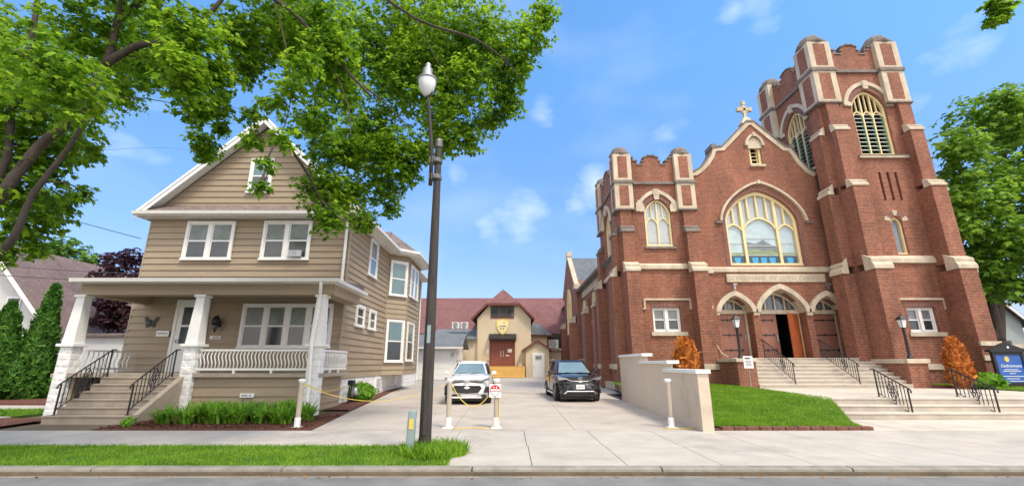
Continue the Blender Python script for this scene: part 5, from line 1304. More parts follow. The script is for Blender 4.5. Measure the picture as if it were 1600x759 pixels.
# grey roofed lean-to left of the gable
mb = MB(); mb.box(-7.2, -3.12, 42.2, 46, .3, 3.95, 0); obj('lean_to_wall', mb, 'hallwall', hl)
mb = MB(); mb.ext([(41.8, 3.9), (45.8, 5.0), (45.8, 4.85), (41.8, 3.75)], -7.4, -3.13, plane='yz'); obj('lean_to_roof', mb, 'greyroof', hl)
# shield
t = thing('shield_sign', 'pale yellow shield sign above the black awning of the hall', 'sign', (-.7, 41.95, 4.15))
sp = [(-1.3, 5.5), (-1.05, 5.56), (-.7, 5.68), (-.35, 5.56), (-.1, 5.5), (-.12, 4.95), (-.32, 4.5), (-.7, 4.15), (-1.08, 4.5), (-1.28, 4.95)]
mb = MB(); mb.ext(sp, 41.92, 41.995); obj('shield_edge', mb, 'gold', t)
mb = MB(); mb.ext([(-.7+(a+.7)*.86, 4.98+(c_-4.98)*.86) for a, c_ in sp], 41.905, 41.919); obj('shield_face', mb, 'shieldpale', t)
mb = MB(); mb.box(-1.05, -.35, 41.89, 41.904, 4.95, 5.03); mb.box(-.95, -.8, 41.89, 41.904, 4.7, 4.82); mb.box(-.68, -.55, 41.89, 41.904, 4.7, 4.82); mb.box(-.62, -.5, 41.89, 41.904, 5.28, 5.36); obj('shield_marks', mb, 'stonedark', t)
# wooden platform / ramp
t = thing('timber_ramp', 'yellow timber platform in front of the red double doors', 'ramp', (-.2, 40.6, .43))
mb = MB(); mb.box(-2.3, 1.32, 40.3, 41.95, 1.32, 1.38); obj('deck', mb, 'yellowwood', t)
for k in range(4):
    mb = MB(); mb.box(-2.3, 1.3, 40.27, 40.299, .46+k*.215, .655+k*.215); obj('side_board', mb, 'yellowwood', t)
mb = MB(); 
for x_ in (-2.25, -1.1, .1, 1.25): mb.box(x_-.05, x_+.05, 40.3, 40.4, .4, 1.32)
obj('posts', mb, 'yellowwood', t)
mb = MB(); mb.box(.75, 1.1, 41.5, 41.8, 1.381, 1.75); mb.box(.72, 1.13, 41.47, 41.83, 1.751, 1.80); tag(obj('storage_bin', mb, 'post'), 'small beige bin standing on the timber platform by the red doors', 'bin')
# condensers
def condenser(x, y, z, w_, label):
    t = thing('air_conditioner', label, 'air conditioner', (x, y, z), 'outdoor air conditioner units')
    mb = MB(); mb.box(x-w_/2, x+w_/2, y, y+.4, z, z+w_*.8); mb.box(x-w_*.4, x-w_*.3, y, y+.4, z-.12, z); mb.box(x+w_*.3, x+w_*.4, y, y+.4, z-.12, z); obj('casing', mb, 'gutter', t)
    mb = MB(lambda a, b_, c_: (a, b_, c_)); xf_ = lambda r_, th: (x-.05*w_+r_*math.cos(th), z+w_*.4+r_*math.sin(th))
    for r_ in (.12, .22, .32): mb.ring([xf_(w_*r_, i*math.pi/8) for i in range(16)], [xf_(w_*(r_-.035), i*math.pi/8) for i in range(16)], y-.02, y-.001)
    obj('fan_grille', mb, 'black', t)
condenser(4.25, 44.3, 3.1, .98, 'pale outdoor air conditioner unit mounted right of the hall annex')
condenser(-5.3, 43.6, 4.95, .72, 'left one of two air conditioner units on the grey lean-to roof')
condenser(-4.45, 43.6, 4.95, .72, 'right one of two air conditioner units on the grey lean-to roof')
# garage left
t = thing('garage', 'white garage with grey shingle roof behind the tan house', 'garage', (-6.3, 38, .45))
mb = MB(); mb.box(-10.5, -4.25, 36.4, 41.4, .35, 2.95); obj('wall', mb, 'white', t)
mb = MB(); mb.ext([(35.9, 2.85), (38.9, 4.05), (41.9, 2.85), (38.9, 3.9)], -10.8, -3.8, plane='yz'); obj('roof', mb, 'greyroof', t)
mb = MB(); mb.box(-10.8, -3.75, 35.82, 35.9, 2.75, 2.9); mb.box(-3.8, -3.76, 35.9, 36.3, 2.75, 2.9); obj('fascia', mb, 'gutter', t)
mb = MB(); mb.ext([(36.4, 2.95), (38.9, 3.88), (41.4, 2.95)], -4.26, -4.2, plane='yz'); obj('gable_end', mb, 'gutter', t)
for x0, x1 in ((-7.4, -4.75), (-10.3, -7.65)):
    mb = MB(); mb.box(x0, x1, 36.36, 36.399, .4, 2.6)
    for k in range(1, 5): mb.box(x0, x1, 36.345, 36.3595, .4+k*.44-.012, .4+k*.44+.012)
    obj('garage_door', mb, 'white', t)
mb = MB(); mb.box(-4.68, -4.45, 36.2, 36.39, 2.2, 2.45); obj('wall_light', mb, 'metal', t)

# ------------------------------------------------------------------ cars
def car(name, label, loc, paint, L=4.25, W=1.8, Hh=1.62, dark=False):
    """front faces -y in its own frame"""
    t = thing(name, label, 'car', loc); ox, oy, oz = loc; hw = W/2
    xf_ = lambda a, b_, c_: (ox+a, oy+b_, oz+c_)
    st = [(0.00, .70, .34, .66, .80), (.06, .78, .24, .70, .90), (.22, .86, .20, .76, .98), (.6, .93, .20, .84, 1.04), (1.15, .97, .22, .92, 1.10), (2.0, 1.0, .22, .98, 1.12), (3.1, 1.0, .22, 1.0, 1.13), (3.8, .97, .24, 1.0, 1.12), (4.12, .90, .30, .95, 1.06), (4.25, .80, .40, .85, .95)]
    st = [(y*L/4.25, w_*hw, zb, zs_, zt) for y, w_, zb, zs_, zt in st]
    mb = MB(xf_); rings = []
    for y, w_, zb, zs_, zt in st:
        half = [(0, zb), (w_*.84, zb), (w_*.97, zb+.10), (w_, zb+.30), (w_*.985, zs_-.10), (w_*.95, zs_), (w_*.86, zt-.035), (w_*.6, zt), (0, zt+.012)]
        pts = half + [(-a, z_) for a, z_ in reversed(half[1:-1])]
        bulge = .05 if y < .01 else 0
        rings.append(mb.addv([(a, y+.10*(abs(a)/hw)**2*(1 if y < .7 else 0), z_) for a, z_ in pts])); n_ = len(pts)
    for i in range(len(rings)-1):
        for q in range(n_): mb.f.append([rings[i]+q, rings[i]+(q+1) % n_, rings[i+1]+(q+1) % n_, rings[i+1]+q]); mb.m.append(0)
    mb.f.append([rings[0]+q for q in range(n_)]); mb.m.append(0); mb.f.append([rings[-1]+q for q in range(n_-1, -1, -1)]); mb.m.append(0)
    body = obj('body', mb, paint, t, smooth=True)
    # cabin
    k = L/4.25
    low = [(-.80*hw, 1.12*k), (.80*hw, 1.12*k), (.90*hw, 1.75*k), (.92*hw, 3.2*k), (.84*hw, 4.05*k), (-.84*hw, 4.05*k), (-.92*hw, 3.2*k), (-.90*hw, 1.75*k)]
    upp = [(-.60*hw, 1.95*k), (.60*hw, 1.95*k), (.69*hw, 2.25*k), (.69*hw, 3.1*k), (.60*hw, 3.65*k), (-.60*hw, 3.65*k), (-.69*hw, 3.1*k), (-.69*hw, 2.25*k)]
    zl = [1.10, 1.10, 1.06, 1.06, 1.08, 1.08, 1.06, 1.06]; zu = [Hh-.09, Hh-.09, Hh-.05, Hh-.05, Hh-.09, Hh-.09, Hh-.05, Hh-.05]
    def side(i, m_, nm, inset=.0, par=t):
        j = (i+1) % 8; mb = MB(xf_)
        a_ = Vector((*low[i], zl[i])); b_ = Vector((*low[j], zl[j])); c_ = Vector((*upp[j], zu[j])); d_ = Vector((*upp[i], zu[i]))
        n_ = (b_-a_).cross(d_-a_).normalized(); mid = (a_+b_+c_+d_)/4
        if inset:
            q = [v_.lerp(mid, inset) for v_ in (a_, b_, c_, d_)]; q = [v_+n_*.012*(1 if n_.dot(mid-Vector((0, 2.5*k, 1.2))) > 0 else -1) for v_ in q]
            mb.face([tuple(v_) for v_ in q])
        else: mb.face([tuple(v_) for v_ in (a_, b_, c_, d_)])
        return mb, nm, m_
    for i in range(8):
        mb, nm, m_ = side(i, paint, 'pillar'); 
        if i == 0: shell = mb
        else:
            o_ = len(shell.v); shell.v += mb.v; shell.f += [[o_+q for q in f] for f in mb.f]; shell.m += mb.m
    n_ = shell.addv([(*p, z_) for p, z_ in zip(upp, zu)]+[(p[0]*.72, 1.0*(p[1]-2.8*k)*.86+2.8*k, Hh) for p in upp])
    for i in range(8): shell.f.append([n_+i, n_+(i+1) % 8, n_+8+(i+1) % 8, n_+8+i]); shell.m.append(0)
    shell.f.append([n_+8+i for i in range(8)]); shell.m.append(0)
    obj('cabin', shell, paint, t)
    for i, nm, m_, ins in ((0, 'windscreen', 'carglass', .07), (1, 'side_window', 'sideglass', .1), (2, 'side_window', 'sideglass', .1), (3, 'side_window', 'sideglass', .12), (4, 'rear_window', 'sideglass', .1), (5, 'side_window', 'sideglass', .12), (6, 'side_window', 'sideglass', .1), (7, 'side_window', 'sideglass', .1)):
        mb, nm, m_ = side(i, m_, nm, ins); obj(nm, mb, m_, t)
    # wheels and arches
    for sx in (-1, 1):
        for wy in (.82*k, 3.45*k):
            mb = MB(xf_); n1 = mb.addv([(sx*(hw-.205), wy+.33*math.cos(a), .33+.33*math.sin(a)) for a in [i*math.pi/12 for i in range(24)]]+[(sx*(hw-.012), wy+.33*math.cos(a), .33+.33*math.sin(a)) for a in [i*math.pi/12 for i in range(24)]]+[(sx*(hw-.0), wy+.29*math.cos(a), .33+.29*math.sin(a)) for a in [i*math.pi/12 for i in range(24)]])
            for r_ in (0, 24):
                for i in range(24): mb.f.append([n1+r_+i, n1+r_+(i+1) % 24, n1+r_+24+(i+1) % 24, n1+r_+24+i]); mb.m.append(0)
            mb.f.append([n1+i for i in range(24)]); mb.m.append(0); mb.f.append([n1+48+i for i in range(24)]); mb.m.append(0)
            wh = obj('wheel', mb, 'tyre', t)
            mb = MB(xf_)
            for s_ in range(5):
                a = s_*2*math.pi/5; pts = [(wy+.21*math.cos(a-.16), .33+.21*math.sin(a-.16)), (wy+.21*math.cos(a+.16), .33+.21*math.sin(a+.16)), (wy+.04*math.cos(a+.9), .33+.04*math.sin(a+.9)), (wy+.04*math.cos(a-.9), .33+.04*math.sin(a-.9))]
                mb.ext(pts, sx*(hw+.003), sx*(hw+.018), plane='yz')
            obj('rim', mb, 'rim', wh)
            mb = MB(xf_)
            A_ = [(wy+.42*math.cos(a), .33+.42*math.sin(a)) for a in [math.pi*i/12 for i in range(13)]]; B_ = [(wy+.34*math.cos(a), .33+.34*math.sin(a)) for a in [math.pi*i/12 for i in range(13)]]
            n_ = mb.addv([(sx*(hw-.01), a, c_) for a, c_ in A_]+[(sx*(hw-.01), a, c_) for a, c_ in B_]+[(sx*(hw+.02), a, c_) for a, c_ in A_]+[(sx*(hw+.02), a, c_) for a, c_ in B_])
            for i in range(12):
                for q in ((i, i+1, 14+i, 13+i), (26+i, 27+i, 40+i, 39+i), (i, i+1, 27+i, 26+i), (13+i, 14+i, 40+i, 39+i)): mb.f.append([n_+z_ for z_ in q]); mb.m.append(0)
            obj('wheel_arch', mb, 'black', t)
    mb = MB(xf_); mb.box(-hw*.82, hw*.82, .25, L-.3, .12, .3); obj('underbody', mb, 'black', t)
    def fy(a): return .10*(abs(a)/hw)**2           # nose plan curve
    def nose(name_, pts, y_, th, m_, par=t, d0=0):
        """plate following the nose; pts (x, z); y_ at the surface"""
        mb = MB(xf_); A_ = [(a, y_+fy(a)-th, z_) for a, z_ in pts]; B_ = [(a, y_+fy(a)+.10, z_) for a, z_ in pts]
        n_ = mb.addv(A_+B_); kk = len(pts); mb.f.append([n_+i for i in range(kk)]); mb.m.append(0)
        for i in range(kk): j = (i+1) % kk; mb.f.append([n_+i, n_+j, n_+kk+j, n_+kk+i]); mb.m.append(0)
        return obj(name_, mb, m_, par)
    def sym(pts): return pts+[(-a, z_) for a, z_ in reversed(pts)]
    if not dark:
        nose('upper_grille', [(-.60, .905), (.60, .905), (.60, .80), (-.60, .80)], -.012, .02, 'black')
        nose('grille_bar', [(-.58, .846), (.58, .846), (.58, .862), (-.58, .862)], -.012, .03, 'chrome')
        nose('lower_grille', [(-.50, .70), (.50, .70), (.58, .62), (.44, .44), (.0, .41), (-.44, .44), (-.58, .62)], -.012, .02, 'black')
        nose('badge', [(-.10, .85), (-.05, .85), (-.05, .83), (.05, .83), (.05, .85), (.10, .85), (.10, .90), (.05, .90), (.05, .92), (-.05, .92), (-.05, .90), (-.10, .90)], -.012, .04, 'chrome')
        nose('lower_trim', [(-.6, .30), (.6, .30), (.54, .25), (-.54, .25)], -.01, .03, 'chrome')
        nose('bumper_lip', [(-.76, .36), (-.5, .385), (.5, .385), (.76, .36), (.70, .20), (-.70, .20)], -.01, .015, 'black')
        for s_ in (-1, 1):
            nose('headlight', [(s_*.46, .82), (s_*.86, .90), (s_*.875, 1.0), (s_*.80, .99), (s_*.55, .91), (s_*.46, .90)], .0, .045, 'lamp')
            nose('fog_lamp', [(s_*.64, .46), (s_*.80, .44), (s_*.87, .50), (s_*.87, .66), (s_*.72, .67)], .0, .045, 'black')
    else:
        nose('upper_grille', sym([(0, .90), (.42, .91), (.50, .97), (0, .98)])[::1] if False else [(-.5, .97), (.5, .97), (.38, .86), (0, .83), (-.38, .86)], -.012, .02, 'black')
        nose('grille_trim', [(-.62, .92), (-.38, .825), (0, .80), (.38, .825), (.62, .92), (.62, .945), (.37, .85), (0, .825), (-.37, .85), (-.62, .945)], -.012, .035, 'chrome')
        mb = MB(xf_); rr = [(.085*math.cos(a), .91+.065*math.sin(a)) for a in [i*math.pi/8 for i in range(16)]]; r2 = [(a*.7, .91+(z_-.91)*.7) for a, z_ in rr]; mb.ring(rr, r2, -.05, -.03); mb.box(-.012, .012, -.052, -.03, .85, .95); obj('badge', mb, 'chrome', t)
        nose('lower_grille', [(-.60, .52), (.60, .52), (.66, .30), (-.66, .30)], -.01, .016, 'black')
        nose('lower_trim', [(-.68, .34), (-.6, .34), (-.52, .42), (.52, .42), (.6, .34), (.68, .34), (.56, .45), (-.56, .45)], -.01, .045, 'chrome')
        mb = MB(xf_); mb.box(-.17, .17, -.055, -.03, .52, .69); pl = obj('number_plate', mb, 'signwhite', t)
        mb = MB(xf_)
        for q in range(6): mb.box(-.12+q*.042, -.095+q*.042, -.058, -.0555, .57, .63)
        obj('plate_characters', mb, 'galv', pl)
        for s_ in (-1, 1):
            nose('headlight', [(s_*.52, .905), (s_*.84, .88), (s_*.90, 1.0), (s_*.86, 1.01), (s_*.60, .95)], .0, .045, 'lamp')
            nose('light_strip', [(s_*.5, .90), (s_*.84, .862), (s_*.84, .88), (s_*.5, .918)], .0, .05, 'chrome')
    for s_ in (-1, 1):
        mb = MB(xf_); mb.ext([(s_*(hw-.06), 1.08), (s_*(hw+.05), 1.10), (s_*(hw+.17), 1.09), (s_*(hw+.19), 1.18), (s_*(hw+.12), 1.24), (s_*(hw+.02), 1.22), (s_*(hw-.02), 1.12)], 1.38*k, 1.52*k); obj('door_mirror', mb, paint, t, bevel=.015)
        mb = MB(xf_); mb.tube([(s_*.74*hw, 2.1*k, Hh-.02), (s_*.74*hw, 2.2*k, Hh+.03), (s_*.74*hw, 3.4*k, Hh+.03), (s_*.74*hw, 3.5*k, Hh-.04)], .016, 6); obj('roof_rail', mb, 'chrome' if dark else 'black', t)
        mb = MB(xf_); mb.box(s_*(hw-.01), s_*(hw+.008), 1.3*k, 3.0*k, .27, .33); obj('sill_trim', mb, 'chrome' if dark else 'black', t)
        for yb in (2.28*k,):
            mb = MB(xf_); mb.box(s_*(hw-.02), s_*(hw+.002), yb-.006, yb+.006, .4, 1.0); obj('door_gap', mb, 'black', t)
    mb = MB(xf_); mb.tube([(-.45, 1.12*k-.02, 1.12), (-.1, 1.25*k, 1.17), (.1, 1.3*k, 1.19)], .010, 5); mb.tube([(.05, 1.08*k, 1.12), (.45, 1.2*k, 1.15)], .010, 5); obj('wiper', mb, 'black', t)
    return t
car('parked_car', 'white compact suv parked nose out behind the yellow rope', (-1.66, 17.85, gz(17.85)), 'carwhite')
cb_ = car('parked_car', 'black suv parked nose out beside the brick church wall', (2.83, 18.7, gz(18.7)), 'carblack', L=4.6, W=1.86, Hh=1.66, dark=True)
cb_.rotation_euler = (0, 0, R(2.5))

# ------------------------------------------------------------------ bollards, rope, sign
def bollard(x, y, label, h=1.22):
    t = thing('bollard', label, 'bollard', (x, y, .0), 'beige bollards across the driveway entrance')
    mb = MB(); mb.lathe(x, y, [(.065, .02), (.065, h-.08)], 14); obj('post', mb, 'post', t, smooth=False)
    mb = MB(); mb.box(x-.13, x+.13, y-.13, y+.13, .001, .03); mb.lathe(x, y, [(.078, .03), (.078, .24), (.07, .26)], 14); obj('base_sleeve', mb, 'white', t)
    mb = MB(); mb.lathe(x, y, [(.066, h-.1), (.066, h-.07), (.095, h-.06), (.095, h-.025), (.05, h)], 14); obj('cap', mb, 'white', t)
    return t
BL = [(-5.52, 12.28), (-1.60, 12.28), (-.36, 12.28), (4.18, 12.28)]
bollard(*BL[0], 'leftmost beige bollard, by the porch flower bed')
bollard(*BL[1], 'beige bollard with white cap just right of the lamp post')
bollard(*BL[2], 'beige bollard carrying the red and white sign')
bollard(*BL[3], 'rightmost beige bollard, alone before the stucco retaining wall')
def rope(name, label, a, b_, sag, r=.011):
    a, b_ = Vector(a), Vector(b_); mb = MB()
    mb.tube([tuple(a.lerp(b_, t)-Vector((0, 0, sag*4*t*(1-t)))) for t in [i/18 for i in range(19)]], r, 6)
    return tag(obj(name, mb, 'yellow', smooth=True), label, 'rope')
rope('rope', 'long yellow rope sagging from the leftmost bollard to the one by the lamp post', (-5.45, 12.25, 1.08), (-1.68, 12.25, 1.08), .42, .008)
rope('rope', 'yellow rope sagging deeply between the two middle bollards, before the white car', (-1.54, 12.24, 1.08), (-.42, 12.24, 1.02), .52)
mb = MB(); mb.tube(smooth_path([(-1.55, 12.2, .02), (-1.3, 12.1, .02), (-.95, 12.22, .02), (-.7, 12.15, .02), (-.42, 12.2, .02), (-.29, 12.22, .3), (-.28, 12.23, .9)], 4), .011, 6)
tag(obj('rope', mb, 'yellow', smooth=True), 'slack yellow rope lying on the pavement between the two middle bollards', 'rope')
mb = MB(); mb.tube([(3.9, 12.12, .02), (4.3, 12.06, .02), (4.75, 12.1, .02)], .011, 6); tag(obj('rope', mb, 'yellow', smooth=True), 'short yellow rope on the ground by the rightmost bollard', 'rope')
mb = MB(); mb.tube(smooth_path([(-5.45, 12.3, 1.08), (-5.9, 15, .75), (-6.1, 17.6, .82)], 5), .010, 6); tag(obj('rope', mb, 'yellow', smooth=True), 'yellow rope from the leftmost bollard back to the house foundation', 'rope')
t = thing('warning_sign', 'square white sign with red upper half disc fixed to a bollard', 'sign', (-.38, 12.19, .78))
sx, sz = -.39, .93
mb = MB(); mb.box(sx-.155, sx+.155, 12.185, 12.195, sz-.175, sz+.155); obj('panel', mb, 'signwhite', t)
mb = MB(); mb.ext([(sx+.145*math.cos(a), sz-.02+.155*math.sin(a)) for a in [i*math.pi/12 for i in range(13)]], 12.178, 12.184); obj('red_half_disc', mb, 'signred', t)
mb = MB(); mb.box(sx-.125, sx+.125, 12.172, 12.1775, sz-.005, sz+.03); mb.box(sx-.05, sx-.02, 12.172, 12.1775, sz+.06, sz+.09); mb.box(sx+.02, sx+.05, 12.172, 12.1775, sz+.05, sz+.09); obj('white_bar', mb, 'signwhite', t)
mb = MB(); 
for s_ in (-1, 1): mb.ext([(sx+s_*.14, sz-.03), (sx+s_*.13, sz-.03), (sx, sz-.15), (sx, sz-.165)], 12.178, 12.184)
obj('chevron_line', mb, 'ink', t)

# ------------------------------------------------------------------ street lamp
t = thing('street_lamp', 'tall dark street lamp post with frosted acorn globe, in the grass strip', 'street lamp', (-1.63, 9.15, 0))
x, y = -1.63, 9.15
mb = MB(); mb.lathe(x, y, [(.12, -.02), (.115, 1.5), (.095, 4.0), (.072, 6.35)], 14); mb.box(x-.03, x+.03, y-.145, y-.11, .3, 2.6); obj('pole', mb, 'polewood', t, smooth=False)
mb = MB(); mb.lathe(x, y, [(.09, 6.35), (.085, 6.5), (.06, 6.56)], 12); obj('pole_cap', mb, 'clampmetal', t)
for z_ in (5.55, 5.95): 
    mb = MB(); mb.lathe(x-.03, y, [(.12, z_), (.132, z_+.02), (.132, z_+.09), (.12, z_+.11)], 14); mb.box(x-.175, x-.10, y-.12, y-.02, z_-.01, z_+.13); obj('clamp', mb, 'clampmetal', t)
mb = MB(); mb.tube([(x-.13, y-.08, 5.4), (x-.135, y-.08, 6.2), (x-.25, y-.1, 7.3), (x-.30, y-.1, 7.75)], [.045, .045, .04, .035], 10); obj('bracket_arm', mb, 'polewood', t, smooth=True)
mb = MB(); gx, gy = -1.95, 9.03
mb.lathe(gx, gy, [(.03, 7.62), (.10, 7.66), (.17, 7.78), (.205, 7.93), (.21, 8.02), (.20, 8.04)], 20); obj('globe', mb, 'globe', t, smooth=True)
mb = MB(); mb.lathe(gx, gy, [(.235, 8.03), (.235, 8.06), (.15, 8.10), (.125, 8.15), (.12, 8.32), (.075, 8.36), (.06, 8.42), (.075, 8.45), (.02, 8.52)], 20); obj('lamp_hood', mb, 'metal', t, smooth=True)
mb = MB(); mb.tube([(gx+.12, gy, 8.3), (gx+.2, gy, 8.1), (gx+.12, gy-.02, 7.7), (-1.87, gy, 7.6)], .018, 6); obj('lamp_bracket', mb, 'black', t)
mb = MB(); mb.box(x-.03, x+.04, y-.152, y-.146, 2.0, 2.35); obj('tag_plate', mb, 'galv', t)
t = thing('utility_pedestal', 'grey green utility marker post leaning beside the lamp post', 'utility post', (-1.86, 8.95, 0))
mb = MB(); mb.ext([(-1.93, -.02), (-1.80, -.02), (-1.78, .74), (-1.91, .74)], 8.9, 9.0); mb.ext([(-1.945, -.02), (-1.93, -.02), (-1.91, .74), (-1.925, .74)], 8.87, 9.0); obj('post', mb, 'galv', t, bevel=.006)
mb = MB(); mb.box(-1.90, -1.82, 8.893, 8.899, .42, .6); obj('label_patch', mb, 'yellow', t)

# ------------------------------------------------------------------ church lamps and notices
def church_lamp(x, y, z, label):
    t = thing('lamp_post', label, 'lamp post', (x, y, z), 'black lantern posts on the cheek walls')
    mb = MB(); mb.lathe(x, y, [(.14, z), (.14, z+.04), (.09, z+.10), (.065, z+.2), (.055, z+1.25), (.075, z+1.3), (.04, z+1.36)], 12); obj('post', mb, 'iron', t, smooth=True)
    mb = MB(); mb.frus(x, y, z+1.40, z+1.76, .16, .16, .27, .27); obj('lantern_glass', mb, 'globe', t)
    mb = MB(); mb.frus(x, y, z+1.36, z+1.40, .1, .1, .19, .19); mb.frus(x, y, z+1.76, z+1.80, .36, .36, .34, .34); mb.frus(x, y, z+1.80, z+1.95, .32, .32, .08, .08); mb.lathe(x, y, [(.03, z+1.95), (.035, z+2.0), (.008, z+2.06)], 8)
    for sx_ in (-1, 1):
        for sy_ in (-1, 1): mb.tube([(x+sx_*.082, y+sy_*.082, z+1.40), (x+sx_*.137, y+sy_*.137, z+1.77)], .013, 5)
    obj('lantern_frame', mb, 'iron', t)
church_lamp(10.62, 21.0, 1.84, 'black lantern post left of the church steps, behind the small white notice')
church_lamp(18.28, 20.85, 1.82, 'black lantern post right of the church steps, before the tower window')
t = thing('notice_stake', 'small white printed notice on a thin stake before the left brick cheek wall', 'notice', (10.35, 19.6, .6))
mb = MB(); mb.tube([(10.2, 19.6, .5), (10.2, 19.6, 1.6)], .015, 6); obj('stake', mb, 'galv', t)
mb = MB(); mb.box(9.99, 10.39, 19.56, 19.58, 1.42, 1.92); bd = obj('board', mb, 'signwhite', t)
mb = MB(); mb.box(10.05, 10.28, 19.552, 19.5595, 1.80, 1.86)
for k in range(4): mb.box(10.06, 10.32, 19.552, 19.5595, 1.52+k*.065, 1.54+k*.065)
obj('print', mb, 'ink', bd)
# blue notice board
t = thing('notice_board', 'black framed blue notice board with peaked top beside the church tower', 'notice board', (21.8, 20.0, .6))
bx0, bx1, by = 21.12, 22.5, 20.0
mb = MB(); mb.box(bx0, bx0+.12, by-.06, by+.06, .3, 2.1); mb.box(bx1-.12, bx1, by-.06, by+.06, .3, 2.1); mb.box(bx0+.12, bx1-.12, by-.05, by+.05, .68, .82); mb.box(bx0+.12, bx1-.12, by-.05, by+.05, 1.98, 2.1); mb.ext([(bx0-.12, 2.1), (bx1+.12, 2.1), (bx1+.12, 2.18), ((bx0+bx1)/2, 2.5), (bx0-.12, 2.18)], by-.12, by+.12); obj('frame', mb, 'black', t)
mb = MB(); mb.box(bx0+.12, bx1-.12, by-.02, by+.02, .82, 1.98); bd = obj('blue_panel', mb, 'signblue', t)
SF = lambda a, b_, c_: (a, by-.03+b_, c_)
obj('title_lettering', text_mb('Gethsemane', .18, lambda a, b_, c_: (21.83+a, by-.024+b_, 1.46+c_), .003, shear=.3), 'signwhite', bd)
mb = MB(); mb.lathe(0, 0, [(.1, 0), (.1, .01)], 12); mb.v = [(21.72+a, by-.024-c_, 1.80+b_*1.2) for a, b_, c_ in mb.v]; obj('emblem', mb, 'gold', bd)
mb = MB()
for z_, a_, b_ in ((1.36, 21.5, 22.1), (1.29, 21.42, 22.2), (1.2, 21.68, 21.95), (1.08, 21.26, 22.36), (.98, 21.5, 22.05), (.88, 21.6, 22.2)): mb.box(a_, b_, by-.026, by-.0205, z_-.012, z_+.012)
obj('small_lines', mb, 'signwhite', bd)
mb = MB(); mb.lathe(0, 0, [(.05, 0), (.05, .01)], 8); mb.v = [(21.81+a, by-.125-c_, 2.3+b_) for a, b_, c_ in mb.v]; obj('board_badge', mb, 'signwhite', t)

# ------------------------------------------------------------------ landing bed on the right
mb = MB(); mb.box(18.8, 30, 20.6, 22.4, .5, .62); struct('right_bed', mb, 'turf')
mb = MB(); mb.box(18.76, 24, 20.5, 20.598, .5, .68); tag(obj('timber_edge', mb, 'trim_red'), 'low brown timber edging in front of the tower flower bed', 'edging')
n = 9000; P = np.stack([rg.uniform(18.8, 26, n), rg.uniform(20.6, 22.0, n), np.full(n, .61)], 1); blades('bed_grass', P, .10, 'grass', 15, 'grass in the bed at the foot of the square tower', 'grass')
mb = MB(); mb.box(20.0, 40, 17.2, 20.45, .561, .60); struct('right_lawn_soil', mb, 'turf')
n = 16000; P = np.stack([rg.uniform(20.0, 27, n), rg.uniform(17.2, 20.45, n), np.full(n, .6)], 1); blades('right_lawn', P, .08, 'grass', 16, 'strip of lawn at the far right beyond the landing', 'grass')

# ------------------------------------------------------------------ shrubs and flower clumps
def shrub(name, label, cat, x, y, z, r, h, matn, n, lsize, seed, cone=False, group=None, shape=SPRAY, wob=.12, up=.9, power=1.0):
    t = thing(name, label, cat, (x, y, z), group); g_ = np.random.default_rng(seed)
    u = g_.random(n); th = g_.uniform(0, 2*np.pi, n)
    if cone: rad = r*(1-u)**.9*1.25*np.minimum(1, .6+u*3)+.03
    else: rad = r*np.sqrt(np.clip(1-(2*u-1)**2, 0, 1))*(1 if power == 1 else (1-u*.35))
    rad = rad*(1+wob*np.sin(th*5+u*14)+wob*.7*np.sin(th*3-u*9+seed))
    k = .55+.5*g_.random(n)**.5
    P = np.stack([x+rad*k*np.cos(th), y+rad*k*np.sin(th), z+h*u+g_.normal(size=n)*.03], 1)
    out_ = np.stack([np.cos(th), np.sin(th), np.zeros(n)], 1)
    tip = out_*.5+np.array([0, 0, up])+g_.normal(size=(n, 3))*.35
    nn = out_+g_.normal(size=(n, 3))*.5
    mb = MB(); mb.lathe(x, y, [(.06, z-.05), (.02, z+h*.8)], 6); obj('stem', mb, 'bark', t)
    leaf_mesh('foliage', P, nn, lsize*(.6+.8*g_.random(n)), shape, matn, parent=t, tip=tip/np.linalg.norm(tip, axis=1)[:, None])
    return t
shrub('arborvitae', 'tall slim dark green arborvitae nearest the porch, taller than its two neighbours', 'evergreen', -20.85, 20.1, .1, .72, 4.85, 'thuja', 9000, .2, 21, True, 'evergreens left of the house')
shrub('arborvitae', 'wide dark green arborvitae, widest of the row, farthest from the porch', 'evergreen', -22.75, 20.2, .1, 1.05, 4.05, 'thuja', 11000, .2, 22, True, 'evergreens left of the house')
shrub('arborvitae', 'lower arborvitae standing between the slim tall one and the wide one', 'evergreen', -21.75, 19.6, .1, .62, 3.5, 'thuja', 6500, .2, 23, True, 'evergreens left of the house')
shrub('dead_shrub', 'rusty orange dead evergreen behind the stucco retaining wall', 'shrub', 6.55, 17, .4, .42, 2.0, 'rust', 2200, .2, 24)
shrub('dead_shrub', 'rusty orange dead evergreen leaning before the tower window', 'shrub', 19.45, 19.9, .60, .47, 1.95, 'rust', 3200, .2, 25, power=2)
shrub('green_bush', 'small round green bush against the white foundation', 'bush', -6.15, 19.3, .1, .5, .6, 'lily', 1800, .14, 26, shape=OVAL)
shrub('leafy_plant', 'pale green leafy plant behind the right hand low railing', 'plant', 20.3, 19.6, .56, .45, .45, 'lily', 900, .2, 27, shape=OVAL)
